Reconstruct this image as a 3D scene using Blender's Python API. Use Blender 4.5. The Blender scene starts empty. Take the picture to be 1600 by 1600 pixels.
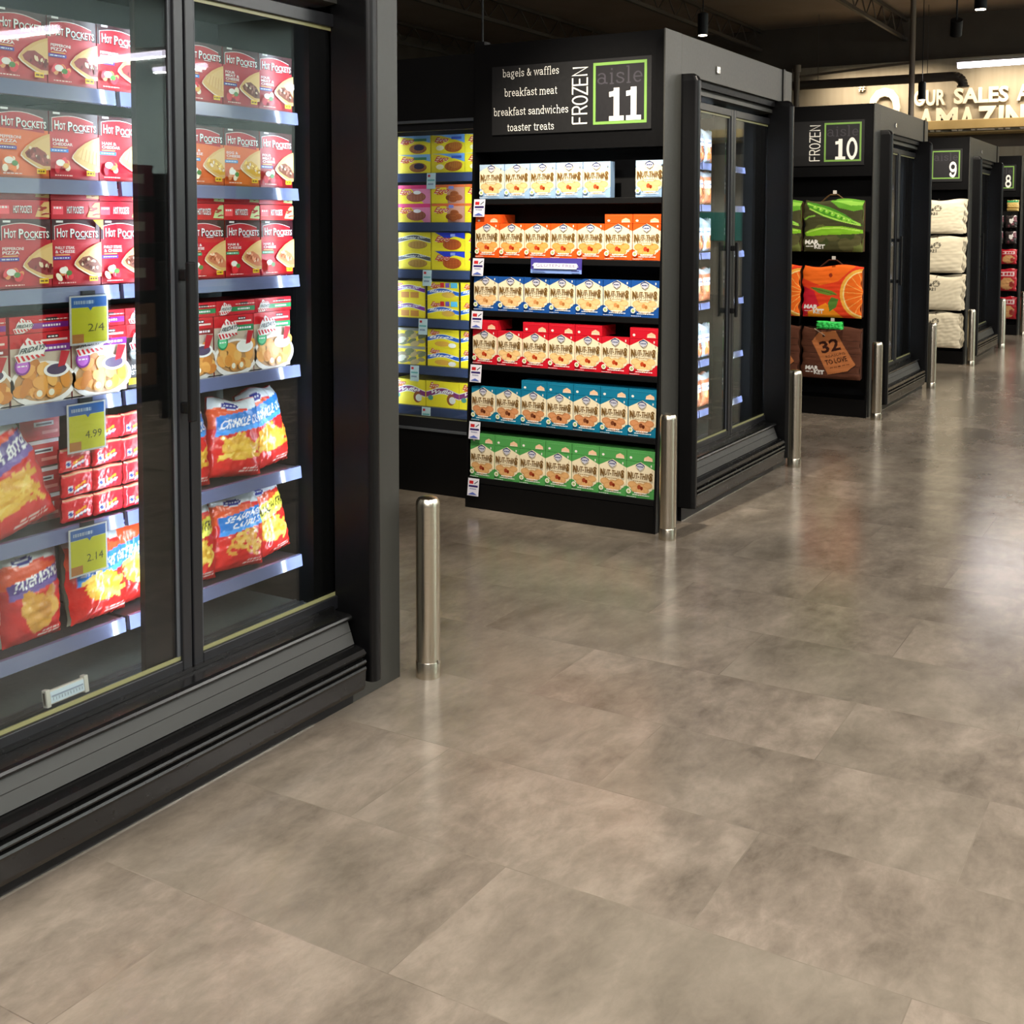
import bpy, math, random
import numpy as np
from mathutils import Vector, Matrix
random.seed(7)
SC = bpy.context.scene
COL = SC.collection
R = math.radians

# ------------------------------------------------------------------ camera
YAW, PITCH, ROLL, FPX, CYP = 30.6749, 3.568, 0.0825, 1852.16, 465.23
cd = bpy.data.cameras.new('camera'); cam = bpy.data.objects.new('camera', cd); COL.objects.link(cam)
cd.sensor_width = 36; cd.sensor_fit = 'HORIZONTAL'; cd.lens = FPX/1600*36
cd.shift_y = -(800-CYP)/1600; cd.clip_end = 200; cd.clip_start = .05
c, s = math.cos(R(YAW)), math.sin(R(YAW))
fw = Vector((c*math.cos(R(PITCH)), s*math.cos(R(PITCH)), -math.sin(R(PITCH))))
rt = Vector((s, -c, 0)); up = rt.cross(fw)
r2 = rt*math.cos(R(ROLL))+up*math.sin(R(ROLL)); u2 = -rt*math.sin(R(ROLL))+up*math.cos(R(ROLL))
cam.matrix_world = Matrix(((r2.x, u2.x, -fw.x, 0), (r2.y, u2.y, -fw.y, 0), (r2.z, u2.z, -fw.z, 1.5), (0, 0, 0, 1)))
SC.camera = cam
SC.view_settings.view_transform = 'Standard'; SC.view_settings.look = 'None'
SC.view_settings.exposure = 0.0; SC.view_settings.gamma = 1
w = bpy.data.worlds.new('world'); SC.world = w; w.use_nodes = True
w.node_tree.nodes['Background'].inputs[0].default_value = (1, .93, .84, 1)
w.node_tree.nodes['Background'].inputs[1].default_value = .06
SC.cycles.max_bounces = 7; SC.cycles.transparent_max_bounces = 14
SC.cycles.caustics_reflective = False; SC.cycles.caustics_refractive = False
SC.cycles.sample_clamp_indirect = 4

def area(name, loc, sx, sy, power, col=(1, .96, .905), rot=(0, 0, 0), spread=180):
    l = bpy.data.lights.new(name, 'AREA'); l.shape = 'RECTANGLE'; l.size = sx; l.size_y = sy
    l.energy = power; l.color = col; l.spread = R(spread)
    o = bpy.data.objects.new(name, l); o.location = loc; o.rotation_euler = rot; COL.objects.link(o); return o
def spot(name, loc, target, power, ang=50, blend=.7, col=(1, .9, .75), r=.04):
    l = bpy.data.lights.new(name, 'SPOT'); l.energy = power; l.color = col; l.spot_size = R(ang); l.spot_blend = blend
    l.shadow_soft_size = r
    o = bpy.data.objects.new(name, l); o.location = loc
    o.rotation_euler = (Vector(target)-Vector(loc)).to_track_quat('-Z', 'Y').to_euler(); COL.objects.link(o); return o
TUBE = 330
# linear ceiling fixtures: x, y, z, length (along y), power factor
FIX = [(19.1, 2.28, 4.0, 2.4, .5), (10.3, -9.4, 4.1, 2.4, .9), (12.6, -9.4, 4.1, 2.0, .9), (13.9, -9.8, 4.1, 1.2, .8),
       (16.9, -9.4, 4.1, 1.6, .9), (18.4, -10.4, 4.1, 1.2, .9),
       (-1.2, 1.6, 4.1, 2.4, 1.3), (-1.2, -1.4, 4.1, 2.4, 1.4), (1.6, -2.8, 4.1, 2.4, 1.3), (4.6, -3.2, 4.1, 2.4, 1.2),  # these and the next row: unseen fill fixtures added to even the floor
       (8, -3.4, 4.1, 2.4, 1.4), (12.5, -3.4, 4.1, 2.4, 1.4), (-3.2, -1.2, 4.1, 2.4, 1.1), (17, -3.4, 4.1, 2.4, 1.2)]
SPOTS = [((3.7, 2.35, 3.35), (5.3, 2.75, 1.42), 560, 46), ((4.7, 1.2, 3.6), (5.6, 2.28, 2.4), 190, 50),
         ((7.9, 2.2, 3.3), (9.35, 2.6, 1.2), 230, 60), ((12.0, 2.2, 3.3), (13.4, 2.55, 1.2), 380, 60),
         ((16.2, 2.0, 3.3), (17.4, 2.4, 1.2), 240, 60)]
for i, (x, y, z, L, pw) in enumerate(FIX):
    area('tube_light', (x, y, z-.14), .06, L-.06, TUBE*pw*L/2.4*.5)
for a in SPOTS: spot('spot_light', a[0], a[1], a[2], a[3])
for q, pw in ((5.6, 34), (3.0, 34), (.2, 60), (-2.8, 90), (-5.8, 90), (-8.6, 90)): area('back_wall_fill_light', (22.7, q, 4.5), .2, 2, pw, (1, .84, .64) if q > -1 else (.92, .96, 1), (0, R(-38), 0), 110)  # washes the lettering; those farther right added to brighten the glass reflections
for q in (7, 11, 15, 19): area('right_wall_fill_light', (q, -9.3, 5.0), 3, .2, 330, (.93, 1, 1), (R(-42), 0, 0), 120)  # unseen lights added to brighten the right wall mirrored in the door glass

# ------------------------------------------------------------------ materials
def lin(c):
    c = c/255 if c > 1 else c
    return c/12.92 if c <= .04045 else ((c+.055)/1.055)**2.4
def rgb(c): return tuple(lin(float(v)) for v in c)+(1,)
MATS = {}
def mat(name, col=(128, 128, 128), rough=.5, metal=0, spec=.5, coat=0, emit=None, es=0, attr=False, bump=0, bscale=60, aniso=0):
    if name in MATS: return MATS[name]
    m = bpy.data.materials.new(name); m.use_nodes = True; nt = m.node_tree; b = nt.nodes['Principled BSDF']
    b.inputs['Base Color'].default_value = rgb(col); b.inputs['Roughness'].default_value = rough
    b.inputs['Metallic'].default_value = metal; b.inputs['Specular IOR Level'].default_value = spec
    b.inputs['Coat Weight'].default_value = coat; b.inputs['Anisotropic'].default_value = aniso
    if emit: b.inputs['Emission Color'].default_value = rgb(emit); b.inputs['Emission Strength'].default_value = es
    if attr:
        a = nt.nodes.new('ShaderNodeAttribute'); a.attribute_name = 'Col'; nt.links.new(a.outputs['Color'], b.inputs['Base Color'])
    tc = nt.nodes.new('ShaderNodeTexCoord'); n = nt.nodes.new('ShaderNodeTexNoise'); n.inputs['Scale'].default_value = bscale
    n.inputs['Detail'].default_value = 3
    nt.links.new(tc.outputs['Object'], n.inputs['Vector'])
    if bump:
        bp = nt.nodes.new('ShaderNodeBump'); bp.inputs['Strength'].default_value = bump; bp.inputs['Distance'].default_value = .01
        nt.links.new(n.outputs['Fac'], bp.inputs['Height']); nt.links.new(bp.outputs['Normal'], b.inputs['Normal'])
    else:
        mr = nt.nodes.new('ShaderNodeMapRange'); mr.inputs['To Min'].default_value = rough*.85; mr.inputs['To Max'].default_value = rough*1.15
        nt.links.new(n.outputs['Fac'], mr.inputs['Value']); nt.links.new(mr.outputs[0], b.inputs['Roughness'])
    MATS[name] = m; return m
CARD = mat('printed_card', rough=.34, attr=True, spec=.5)
FILM = mat('printed_film', rough=.22, attr=True, coat=.25, bump=.35, bscale=38)
CLOTH = mat('printed_fabric', rough=.75, attr=True, spec=.2)
PRINT = mat('printed_panel', rough=.45, attr=True)
BLK = mat('black_gloss', (10, 10, 11), .35, spec=.25)
BLKS = mat('black_satin', (12, 12, 13), .5, spec=.25)
DOORF = mat('black_door_frame', (26, 27, 30), .32)
GREYP = mat('grey_panel', (60, 60, 56), .42)
GRILL = mat('bumper_black', (14, 14, 14), .26)
KICKG = mat('grey_kick', (56, 56, 54), .45)
INNER = mat('case_liner', (80, 86, 82), .5)
RAIL = mat('price_rail', (108, 114, 150), .16, coat=.6)
SHELFM = mat('shelf_metal', (60, 62, 66), .35, metal=.4)
TRIMY = mat('gasket_olive', (140, 140, 98), .35)
TRIMG = mat('gasket_grey', (80, 84, 88), .35)
CHROME = mat('steel_bright', (190, 188, 180), .2, metal=1)
LED = mat('led_strip', (255, 255, 255), .4, emit=(225, 238, 255), es=68)
LAMPF = mat('lamp_face', (255, 255, 255), .4, emit=(255, 235, 205), es=30)
TUBEM = mat('tube_glow', (255, 255, 255), .4, emit=(238, 232, 255), es=10)
WHITE = mat('white_metal', (205, 200, 190), .4)
def nodes(name):
    m = bpy.data.materials.new(name); m.use_nodes = True; nt = m.node_tree; MATS[name] = m
    return m, nt, nt.nodes['Principled BSDF']
# brushed stainless steel
m, nt, b = nodes('brushed_steel'); STEEL = m
b.inputs['Metallic'].default_value = 1; b.inputs['Base Color'].default_value = rgb((222, 214, 196)); b.inputs['Roughness'].default_value = .26
tc = nt.nodes.new('ShaderNodeTexCoord'); mp = nt.nodes.new('ShaderNodeMapping'); mp.inputs['Scale'].default_value = (6, 6, 900)
n = nt.nodes.new('ShaderNodeTexNoise'); n.inputs['Scale'].default_value = 1; bp = nt.nodes.new('ShaderNodeBump'); bp.inputs['Strength'].default_value = .12; bp.inputs['Distance'].default_value = .002
nt.links.new(tc.outputs['Object'], mp.inputs[0]); nt.links.new(mp.outputs[0], n.inputs['Vector']); nt.links.new(n.outputs['Fac'], bp.inputs['Height']); nt.links.new(bp.outputs['Normal'], b.inputs['Normal'])
# thin pane: clear with Fresnel reflection
m, nt, b = nodes('door_glass'); GLASS = m; nt.nodes.remove(b); out = nt.nodes['Material Output']
tr = nt.nodes.new('ShaderNodeBsdfTransparent'); tr.inputs[0].default_value = (.93, .96, .95, 1)
gl = nt.nodes.new('ShaderNodeBsdfGlossy'); gl.inputs['Roughness'].default_value = .015
lw = nt.nodes.new('ShaderNodeLayerWeight'); lw.inputs[0].default_value = .5; pw = nt.nodes.new('ShaderNodeMath'); pw.operation = 'POWER'; pw.inputs[1].default_value = 5
fr = nt.nodes.new('ShaderNodeMath'); fr.operation = 'MULTIPLY_ADD'; fr.inputs[1].default_value = .93; fr.inputs[2].default_value = .058; mx = nt.nodes.new('ShaderNodeMixShader')
nt.links.new(lw.outputs['Facing'], pw.inputs[0]); nt.links.new(pw.outputs[0], fr.inputs[0]); nt.links.new(fr.outputs[0], mx.inputs[0]); nt.links.new(tr.outputs[0], mx.inputs[1]); nt.links.new(gl.outputs[0], mx.inputs[2]); nt.links.new(mx.outputs[0], out.inputs[0])
# clear plastic wrap / sleeve
m, nt, b = nodes('clear_sleeve'); SLEEVE = m; nt.nodes.remove(b); out = nt.nodes['Material Output']
tr = nt.nodes.new('ShaderNodeBsdfTransparent'); tr.inputs[0].default_value = (.95, .95, .95, 1); gl = nt.nodes.new('ShaderNodeBsdfGlossy'); gl.inputs['Roughness'].default_value = .1
mx = nt.nodes.new('ShaderNodeMixShader'); mx.inputs[0].default_value = .12
nt.links.new(tr.outputs[0], mx.inputs[1]); nt.links.new(gl.outputs[0], mx.inputs[2]); nt.links.new(mx.outputs[0], out.inputs[0])
# polished mottled vinyl planks
m, nt, b = nodes('floor_planks'); FLOOR = m; L = nt.links
tc = nt.nodes.new('ShaderNodeTexCoord')
def noise(scale, detail, rough=.6, vec=None, dist=0):
    n = nt.nodes.new('ShaderNodeTexNoise'); n.inputs['Scale'].default_value = scale; n.inputs['Detail'].default_value = detail
    n.inputs['Roughness'].default_value = rough; n.inputs['Distortion'].default_value = dist
    L.new(vec or tc.outputs['Object'], n.inputs['Vector']); return n
br = nt.nodes.new('ShaderNodeTexBrick'); mp = nt.nodes.new('ShaderNodeMapping'); mp.inputs['Rotation'].default_value = (0, 0, R(90))
L.new(tc.outputs['Object'], mp.inputs[0]); L.new(mp.outputs[0], br.inputs['Vector'])
br.inputs['Scale'].default_value = 1; br.inputs['Brick Width'].default_value = .92; br.inputs['Row Height'].default_value = .46
br.inputs['Mortar Size'].default_value = .0016; br.inputs['Mortar Smooth'].default_value = .2; br.inputs['Bias'].default_value = 0
br.inputs['Color1'].default_value = (0, 0, 0, 1); br.inputs['Color2'].default_value = (1, 1, 1, 1); br.inputs['Mortar'].default_value = (.5, .5, .5, 1)
addv = nt.nodes.new('ShaderNodeVectorMath'); addv.operation = 'ADD'; sc_ = nt.nodes.new('ShaderNodeVectorMath'); sc_.operation = 'SCALE'; sc_.inputs['Scale'].default_value = 7
L.new(br.outputs['Color'], sc_.inputs[0]); L.new(tc.outputs['Object'], addv.inputs[0]); L.new(sc_.outputs[0], addv.inputs[1])
mp2 = nt.nodes.new('ShaderNodeMapping'); mp2.inputs['Scale'].default_value = (.75, 1.25, 1); L.new(addv.outputs[0], mp2.inputs[0])
n1 = noise(3.2, 7, .62, mp2.outputs[0], .25); n2 = noise(15, 8, .7, mp2.outputs[0], .4); n3 = noise(.8, 2, .5, mp2.outputs[0])
mA = nt.nodes.new('ShaderNodeMath'); mA.operation = 'MULTIPLY_ADD'; mA.inputs[1].default_value = .42
L.new(n2.outputs['Fac'], mA.inputs[0]); L.new(n1.outputs['Fac'], mA.inputs[2])
mB = nt.nodes.new('ShaderNodeMath'); mB.operation = 'SUBTRACT'; mB.inputs[1].default_value = .21; L.new(mA.outputs[0], mB.inputs[0])
cr = nt.nodes.new('ShaderNodeValToRGB'); cr.color_ramp.elements[0].position = .30; cr.color_ramp.elements[0].color = rgb((108, 98, 86))
cr.color_ramp.elements[1].position = .72; cr.color_ramp.elements[1].color = rgb((168, 154, 138))
e = cr.color_ramp.elements.new(.5); e.color = rgb((137, 125, 111)); L.new(mB.outputs[0], cr.inputs[0])
mixc = nt.nodes.new('ShaderNodeMix'); mixc.data_type = 'RGBA'; mixc.blend_type = 'MIX'; mixc.inputs[7].default_value = rgb((128, 121, 106))
mr = nt.nodes.new('ShaderNodeMapRange'); mr.inputs['From Min'].default_value = .4; mr.inputs['From Max'].default_value = .7; mr.inputs['To Max'].default_value = .55
L.new(n3.outputs['Fac'], mr.inputs[0]); L.new(mr.outputs[0], mixc.inputs[0]); L.new(cr.outputs[0], mixc.inputs[6])
mixm = nt.nodes.new('ShaderNodeMix'); mixm.data_type = 'RGBA'; mixm.blend_type = 'MULTIPLY'; mixm.inputs[7].default_value = (.72, .7, .68, 1)
mf = nt.nodes.new('ShaderNodeMath'); mf.operation = 'MULTIPLY'; mf.inputs[1].default_value = .22; L.new(br.outputs['Fac'], mf.inputs[0]); L.new(mf.outputs[0], mixm.inputs[0])
L.new(mixc.outputs[2], mixm.inputs[6]); L.new(mixm.outputs[2], b.inputs['Base Color'])
rr = nt.nodes.new('ShaderNodeMapRange'); rr.inputs['To Min'].default_value = .17; rr.inputs['To Max'].default_value = .23; L.new(n3.outputs['Fac'], rr.inputs[0]); L.new(rr.outputs[0], b.inputs['Roughness'])
bp = nt.nodes.new('ShaderNodeBump'); bp.inputs['Strength'].default_value = .02; bp.inputs['Distance'].default_value = .01; L.new(n3.outputs['Fac'], bp.inputs['Height'])
b.inputs['Specular IOR Level'].default_value = .6
def rough_mat(name, c1, c2, scale, rough=.8, stretch=(1, 1, 1)):
    m, nt, b = nodes(name); tc = nt.nodes.new('ShaderNodeTexCoord'); mp = nt.nodes.new('ShaderNodeMapping'); mp.inputs['Scale'].default_value = stretch
    n = nt.nodes.new('ShaderNodeTexNoise'); n.inputs['Scale'].default_value = scale; n.inputs['Detail'].default_value = 4
    cr = nt.nodes.new('ShaderNodeValToRGB'); cr.color_ramp.elements[0].color = rgb(c1); cr.color_ramp.elements[1].color = rgb(c2)
    cr.color_ramp.elements[0].position = .35; cr.color_ramp.elements[1].position = .65
    nt.links.new(tc.outputs['Object'], mp.inputs[0]); nt.links.new(mp.outputs[0], n.inputs['Vector']); nt.links.new(n.outputs['Fac'], cr.inputs[0])
    nt.links.new(cr.outputs[0], b.inputs['Base Color']); b.inputs['Roughness'].default_value = rough; return m
CEIL = rough_mat('dark_ceiling', (136, 122, 108), (144, 130, 116), 1.5)
WALLB = rough_mat('beige_panel_wall', (150, 140, 120), (158, 148, 128), 2, .7, (1, 6, .3))
WALLD = rough_mat('brown_wall', (84, 74, 63), (92, 82, 70), 2)
WALLG = rough_mat('grey_green_wall', (140, 154, 150), (150, 164, 158), 2)
GOLD = rough_mat('ochre_band', (158, 134, 84), (166, 142, 92), 3, .6)
TEAL = rough_mat('teal_band', (50, 120, 104), (56, 126, 110), 2)
DUCTM = mat('duct_dark', (74, 66, 58), .55)
POLE = mat('pole_paint', (120, 106, 90), .6)

# ------------------------------------------------------------------ mesh helpers
class MB:
    def __init__(s): s.v = []; s.f = []; s.c = []; s.m = []
    def face(s, pts, col=(255, 255, 255), m=0):
        i = len(s.v); s.v += [tuple(p) for p in pts]; s.f.append(tuple(range(i, i+len(pts)))); s.c.append(col); s.m.append(m)
    def box(s, x0, y0, z0, x1, y1, z1, col=(255, 255, 255), m=0, cols=None):
        i = len(s.v); s.v += [(x, y, z) for z in (z0, z1) for y in (y0, y1) for x in (x0, x1)]
        fs = [(0, 2, 3, 1), (4, 5, 7, 6), (0, 1, 5, 4), (2, 6, 7, 3), (0, 4, 6, 2), (1, 3, 7, 5)]
        for k, f in enumerate(fs): s.f.append(tuple(i+a for a in f)); s.c.append(cols[k] if cols else col); s.m.append(m)
    def prism(s, prof, a0, a1, axis='x', col=(255, 255, 255), m=0):
        # prof: list of the two other coordinates, in order; extruded along axis
        def P(a, p): return {'x': (a, p[0], p[1]), 'y': (p[0], a, p[1]), 'z': (p[0], p[1], a)}[axis]
        i = len(s.v); n = len(prof); s.v += [P(a0, p) for p in prof]+[P(a1, p) for p in prof]
        for k in range(n): j = (k+1) % n; s.f.append((i+k, i+j, i+n+j, i+n+k)); s.c.append(col); s.m.append(m)
        s.f.append(tuple(i+k for k in range(n))[::-1]); s.f.append(tuple(i+n+k for k in range(n))); s.c += [col, col]; s.m += [m, m]
    def tube(s, p0, p1, r, n=12, col=(255, 255, 255), m=0, r1=None):
        p0, p1 = Vector(p0), Vector(p1); d = (p1-p0).normalized(); a = d.orthogonal().normalized(); b2 = d.cross(a); r1 = r if r1 is None else r1
        i = len(s.v)
        for p, q in ((p0, r), (p1, r1)):
            for k in range(n): t = 2*math.pi*k/n; s.v.append(tuple(p+(a*math.cos(t)+b2*math.sin(t))*q))
        for k in range(n): j = (k+1) % n; s.f.append((i+k, i+j, i+n+j, i+n+k)); s.c.append(col); s.m.append(m)
        s.f.append(tuple(i+k for k in range(n))[::-1]); s.f.append(tuple(i+n+k for k in range(n))); s.c += [col, col]; s.m += [m, m]
    def lathe(s, prof, n=28, o=(0, 0, 0), m=0, col=(255, 255, 255)):
        i = len(s.v)
        for r, z in prof:
            for k in range(n): t = 2*math.pi*k/n; s.v.append((o[0]+r*math.cos(t), o[1]+r*math.sin(t), o[2]+z))
        for a in range(len(prof)-1):
            for k in range(n): j = (k+1) % n; s.f.append((i+a*n+k, i+a*n+j, i+a*n+n+j, i+a*n+n+k)); s.c.append(col); s.m.append(m)
        s.f.append(tuple(i+k for k in range(n))[::-1]); s.c.append(col); s.m.append(m)
        e = i+(len(prof)-1)*n; s.f.append(tuple(e+k for k in range(n))); s.c.append(col); s.m.append(m)
    def mesh(s, name, mats, smooth=False):
        me = bpy.data.meshes.new(name); me.from_pydata(s.v, [], s.f)
        mats = mats if isinstance(mats, (list, tuple)) else [mats]
        for q in mats: me.materials.append(q)
        me.polygons.foreach_set('material_index', s.m)
        if any(q in (CARD, FILM, CLOTH, PRINT) for q in mats):
            a = me.color_attributes.new('Col', 'FLOAT_COLOR', 'CORNER'); buf = []
            for f, cc in zip(s.f, s.c):
                if isinstance(cc, list): buf += [x for q in cc for x in q]
                else: buf += list(rgb(cc))*len(f)
            a.data.foreach_set('color', buf)
        if smooth: me.polygons.foreach_set('use_smooth', [True]*len(s.f))
        me.update(); return me
    def build(s, name, mats, parent=None, smooth=False, bevel=0, loc=None):
        o = bpy.data.objects.new(name, s.mesh(name, mats, smooth)); COL.objects.link(o)
        if parent: o.parent = parent
        if loc: o.location = loc
        if bevel: bv = o.modifiers.new('bevel', 'BEVEL'); bv.width = bevel; bv.segments = 2; bv.limit_method = 'ANGLE'
        if smooth:
            try: o.data.set_sharp_from_angle(angle=R(35))
            except Exception: pass
        return o
def tag(o, label=None, cat=None, group=None, kind=None):
    if label: o['label'] = label
    if cat: o['category'] = cat
    if group: o['group'] = group
    if kind: o['kind'] = kind
    return o
def empty(name, loc=(0, 0, 0), label=None, cat=None, group=None, rz=0):
    o = bpy.data.objects.new(name, None); COL.objects.link(o); o.location = loc; o.rotation_euler = (0, 0, rz); o.empty_display_size = .1
    return tag(o, label, cat, group)
def struct(mb, name, m, **k): return tag(mb.build(name, m, **k), kind='structure')
def kids(o): return [q for q in bpy.data.objects if q.parent == o]
def copy_tree(o, parent=None):
    c = o.copy(); COL.objects.link(c); c.parent = parent
    for ch in kids(o): copy_tree(ch, c)
    return c

# ------------------------------------------------------------------ lettering and printed artwork
_tx = {}
def text_tris(sx, bold=0.0):
    k = (sx, bold)
    if k in _tx: return _tx[k]
    cu = bpy.data.curves.new('t', 'FONT'); cu.body = sx; cu.resolution_u = 2; cu.offset = bold
    o = bpy.data.objects.new('t', cu); me = bpy.data.meshes.new_from_object(o)
    v = np.array([p.co[:2] for p in me.vertices]) if len(me.vertices) else np.zeros((1, 2)); f = [tuple(p.vertices) for p in me.polygons]
    lo, hi = v.min(0), v.max(0); v = (v-lo)/np.maximum(hi-lo, 1e-6)
    bpy.data.objects.remove(o); bpy.data.curves.remove(cu); bpy.data.meshes.remove(me)
    _tx[k] = (v, f); return _tx[k]
def ribbon(pts, wd, closed=False):
    P = [Vector(p) for p in pts]; n = len(P); out = []; nr = []
    for i in range(n):
        a = P[i]-P[i-1] if (i > 0 or closed) else P[1]-P[0]; b = P[(i+1) % n]-P[i] if (i < n-1 or closed) else P[-1]-P[-2]
        a = a.normalized() if a.length > 1e-9 else b.normalized(); b = b.normalized() if b.length > 1e-9 else a
        t = (a+b); t = t.normalized() if t.length > .2 else b; nn = Vector((-t.y, t.x)); k = max(.5, abs(nn.dot(Vector((-b.y, b.x))))); nr.append(nn*(wd/2/k))
    for i in range(n if closed else n-1):
        j = (i+1) % n; out.append([P[i]+nr[i], P[i]-nr[i], P[j]-nr[j], P[j]+nr[j]])
    return [[tuple(q) for q in f] for f in out]
def arc(cx, cy, rx, ry, a0, a1, n=12): return [(cx+rx*math.cos(R(a0+(a1-a0)*i/n)), cy+ry*math.sin(R(a0+(a1-a0)*i/n))) for i in range(n+1)]
def SB(x, y, h=.16): return [(x-h, y), (x+h, y)]
GLY = {  # slab-serif strokes: (advance, [polylines])
 'a': (.95, [arc(.4, .7, .27, .27, 160, 0)+[(.67, .1), (.88, .04)], arc(.4, .3, .28, .27, 0, 360)]),
 'b': (.95, [[(.2, .04), (.2, 1.5)], SB(.13, 1.5, .12), arc(.5, .5, .3, .46, 0, 360)]),
 'c': (.85, [arc(.46, .5, .3, .46, 45, 315)]), 'd': (.98, [[(.72, 0), (.72, 1.5)], SB(.66, 1.5, .12), SB(.8, 0, .1), arc(.42, .5, .3, .46, 0, 360)]),
 'e': (.88, [[(.18, .52), (.75, .52)]+arc(.46, .5, .29, .46, 5, 320)]), 'f': (.62, [[(.28, 0), (.28, 1.15)]+arc(.5, 1.2, .22, .28, 180, 30), SB(.3, 0), [(.08, .95), (.55, .95)]]),
 'g': (.9, [arc(.4, .6, .26, .34, 0, 360), [(.55, .9), (.82, 1.0)], arc(.42, -.22, .32, .22, 0, 360), [(.25, .25), (.2, .05)]]),
 'h': (1.0, [[(.2, 0), (.2, 1.5)], SB(.13, 1.5, .12), SB(.2, 0), arc(.49, .6, .29, .36, 180, 0)+[(.78, 0)], SB(.78, 0)]),
 'i': (.5, [[(.25, 0), (.25, .95), (.1, .95)], SB(.25, 0), [(.25, 1.25), (.25, 1.42)]]),
 'k': (.95, [[(.2, 0), (.2, 1.5)], SB(.13, 1.5, .12), SB(.2, 0), [(.2, .4), (.72, .95)], [(.38, .58), (.78, 0)], SB(.74, .95, .14), SB(.8, 0, .14)]),
 'l': (.5, [[(.25, 0), (.25, 1.5), (.08, 1.5)], SB(.25, 0)]),
 'm': (1.5, [[(.2, 0), (.2, .95), (.06, .95)], SB(.2, 0), arc(.47, .62, .27, .33, 180, 0)+[(.74, 0)], SB(.74, 0), arc(1.01, .62, .27, .33, 180, 0)+[(1.28, 0)], SB(1.28, 0)]),
 'n': (1.0, [[(.2, 0), (.2, .95), (.06, .95)], SB(.2, 0), arc(.49, .6, .29, .36, 180, 0)+[(.78, 0)], SB(.78, 0)]),
 'o': (.92, [arc(.46, .5, .3, .46, 0, 360)]), 'r': (.72, [[(.22, 0), (.22, .95), (.06, .95)], SB(.24, 0, .18), arc(.5, .62, .28, .33, 180, 50)]),
 's': (.8, [[(.66, .72), (.62, .88), (.4, .96), (.2, .88), (.17, .7), (.3, .56), (.55, .45), (.67, .3), (.6, .1), (.4, .03), (.2, .1), (.13, .28)]]),
 't': (.62, [[(.28, 1.3), (.28, .2), (.38, .04), (.58, .08)], [(.06, .95), (.55, .95)]]),
 'u': (1.0, [[(.06, .95), (.2, .95), (.2, .35)]+arc(.47, .35, .27, .32, 180, 360)[1:], [(.6, .95), (.76, .95), (.76, 0), (.9, 0)]]),
 'w': (1.25, [[(.12, .95), (.36, .03), (.62, .9), (.88, .03), (1.12, .95)], SB(.12, .95, .13), SB(.62, .95, .12), SB(1.12, .95, .13)]),
 '&': (1.1, [[(1.0, .75), (.75, .25), (.45, .03), (.15, .2), (.2, .55), (.5, .85), (.58, 1.15), (.42, 1.35), (.25, 1.15), (.4, .8), (.95, .03)]]),
 ' ': (.5, [])}
GLY['x'] = GLY[' ']
SANS = {'F': [[(0, 0), (0, 1)], [(0, 1), (.55, 1)], [(0, .52), (.45, .52)]], 'R': [[(0, 0), (0, 1), (.35, 1)]+arc(.35, .76, .2, .24, 90, -90, 8)+[(0, .52)], [(.3, .52), (.58, 0)]],
        'O': [arc(.3, .5, .3, .5, 0, 360, 20)], 'Z': [[(.02, 1), (.58, 1), (0, 0), (.6, 0)]], 'E': [[(.55, 1), (0, 1), (0, 0), (.55, 0)], [(0, .52), (.48, .52)]],
        'N': [[(0, 0), (0, 1), (.58, 0), (.58, 1)]]}
DIG = {'1': [([(.52, .06), (.52, .97)], .34), ([(.08, .07), (.96, .07)], .14), ([(.5, .9), (.34, .8), (.08, .78)], .15)],
       '0': [(arc(.5, .5, .34, .44, 0, 360, 24), .17), (arc(.5, .5, .37, .4, -50, 50, 8), .2), (arc(.5, .5, .37, .4, 130, 230, 8), .2)],
       '9': [(arc(.5, .68, .32, .25, 0, 360, 20), .18), (arc(.5, .5, .34, .43, 20, -110, 12)+[(.2, .16)], .17), (arc(.24, .2, .06, .06, 0, 360, 8), .12)],
       '8': [(arc(.5, .73, .27, .21, 0, 360, 20), .17), (arc(.5, .28, .33, .23, 0, 360, 20), .18)]}
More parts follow.
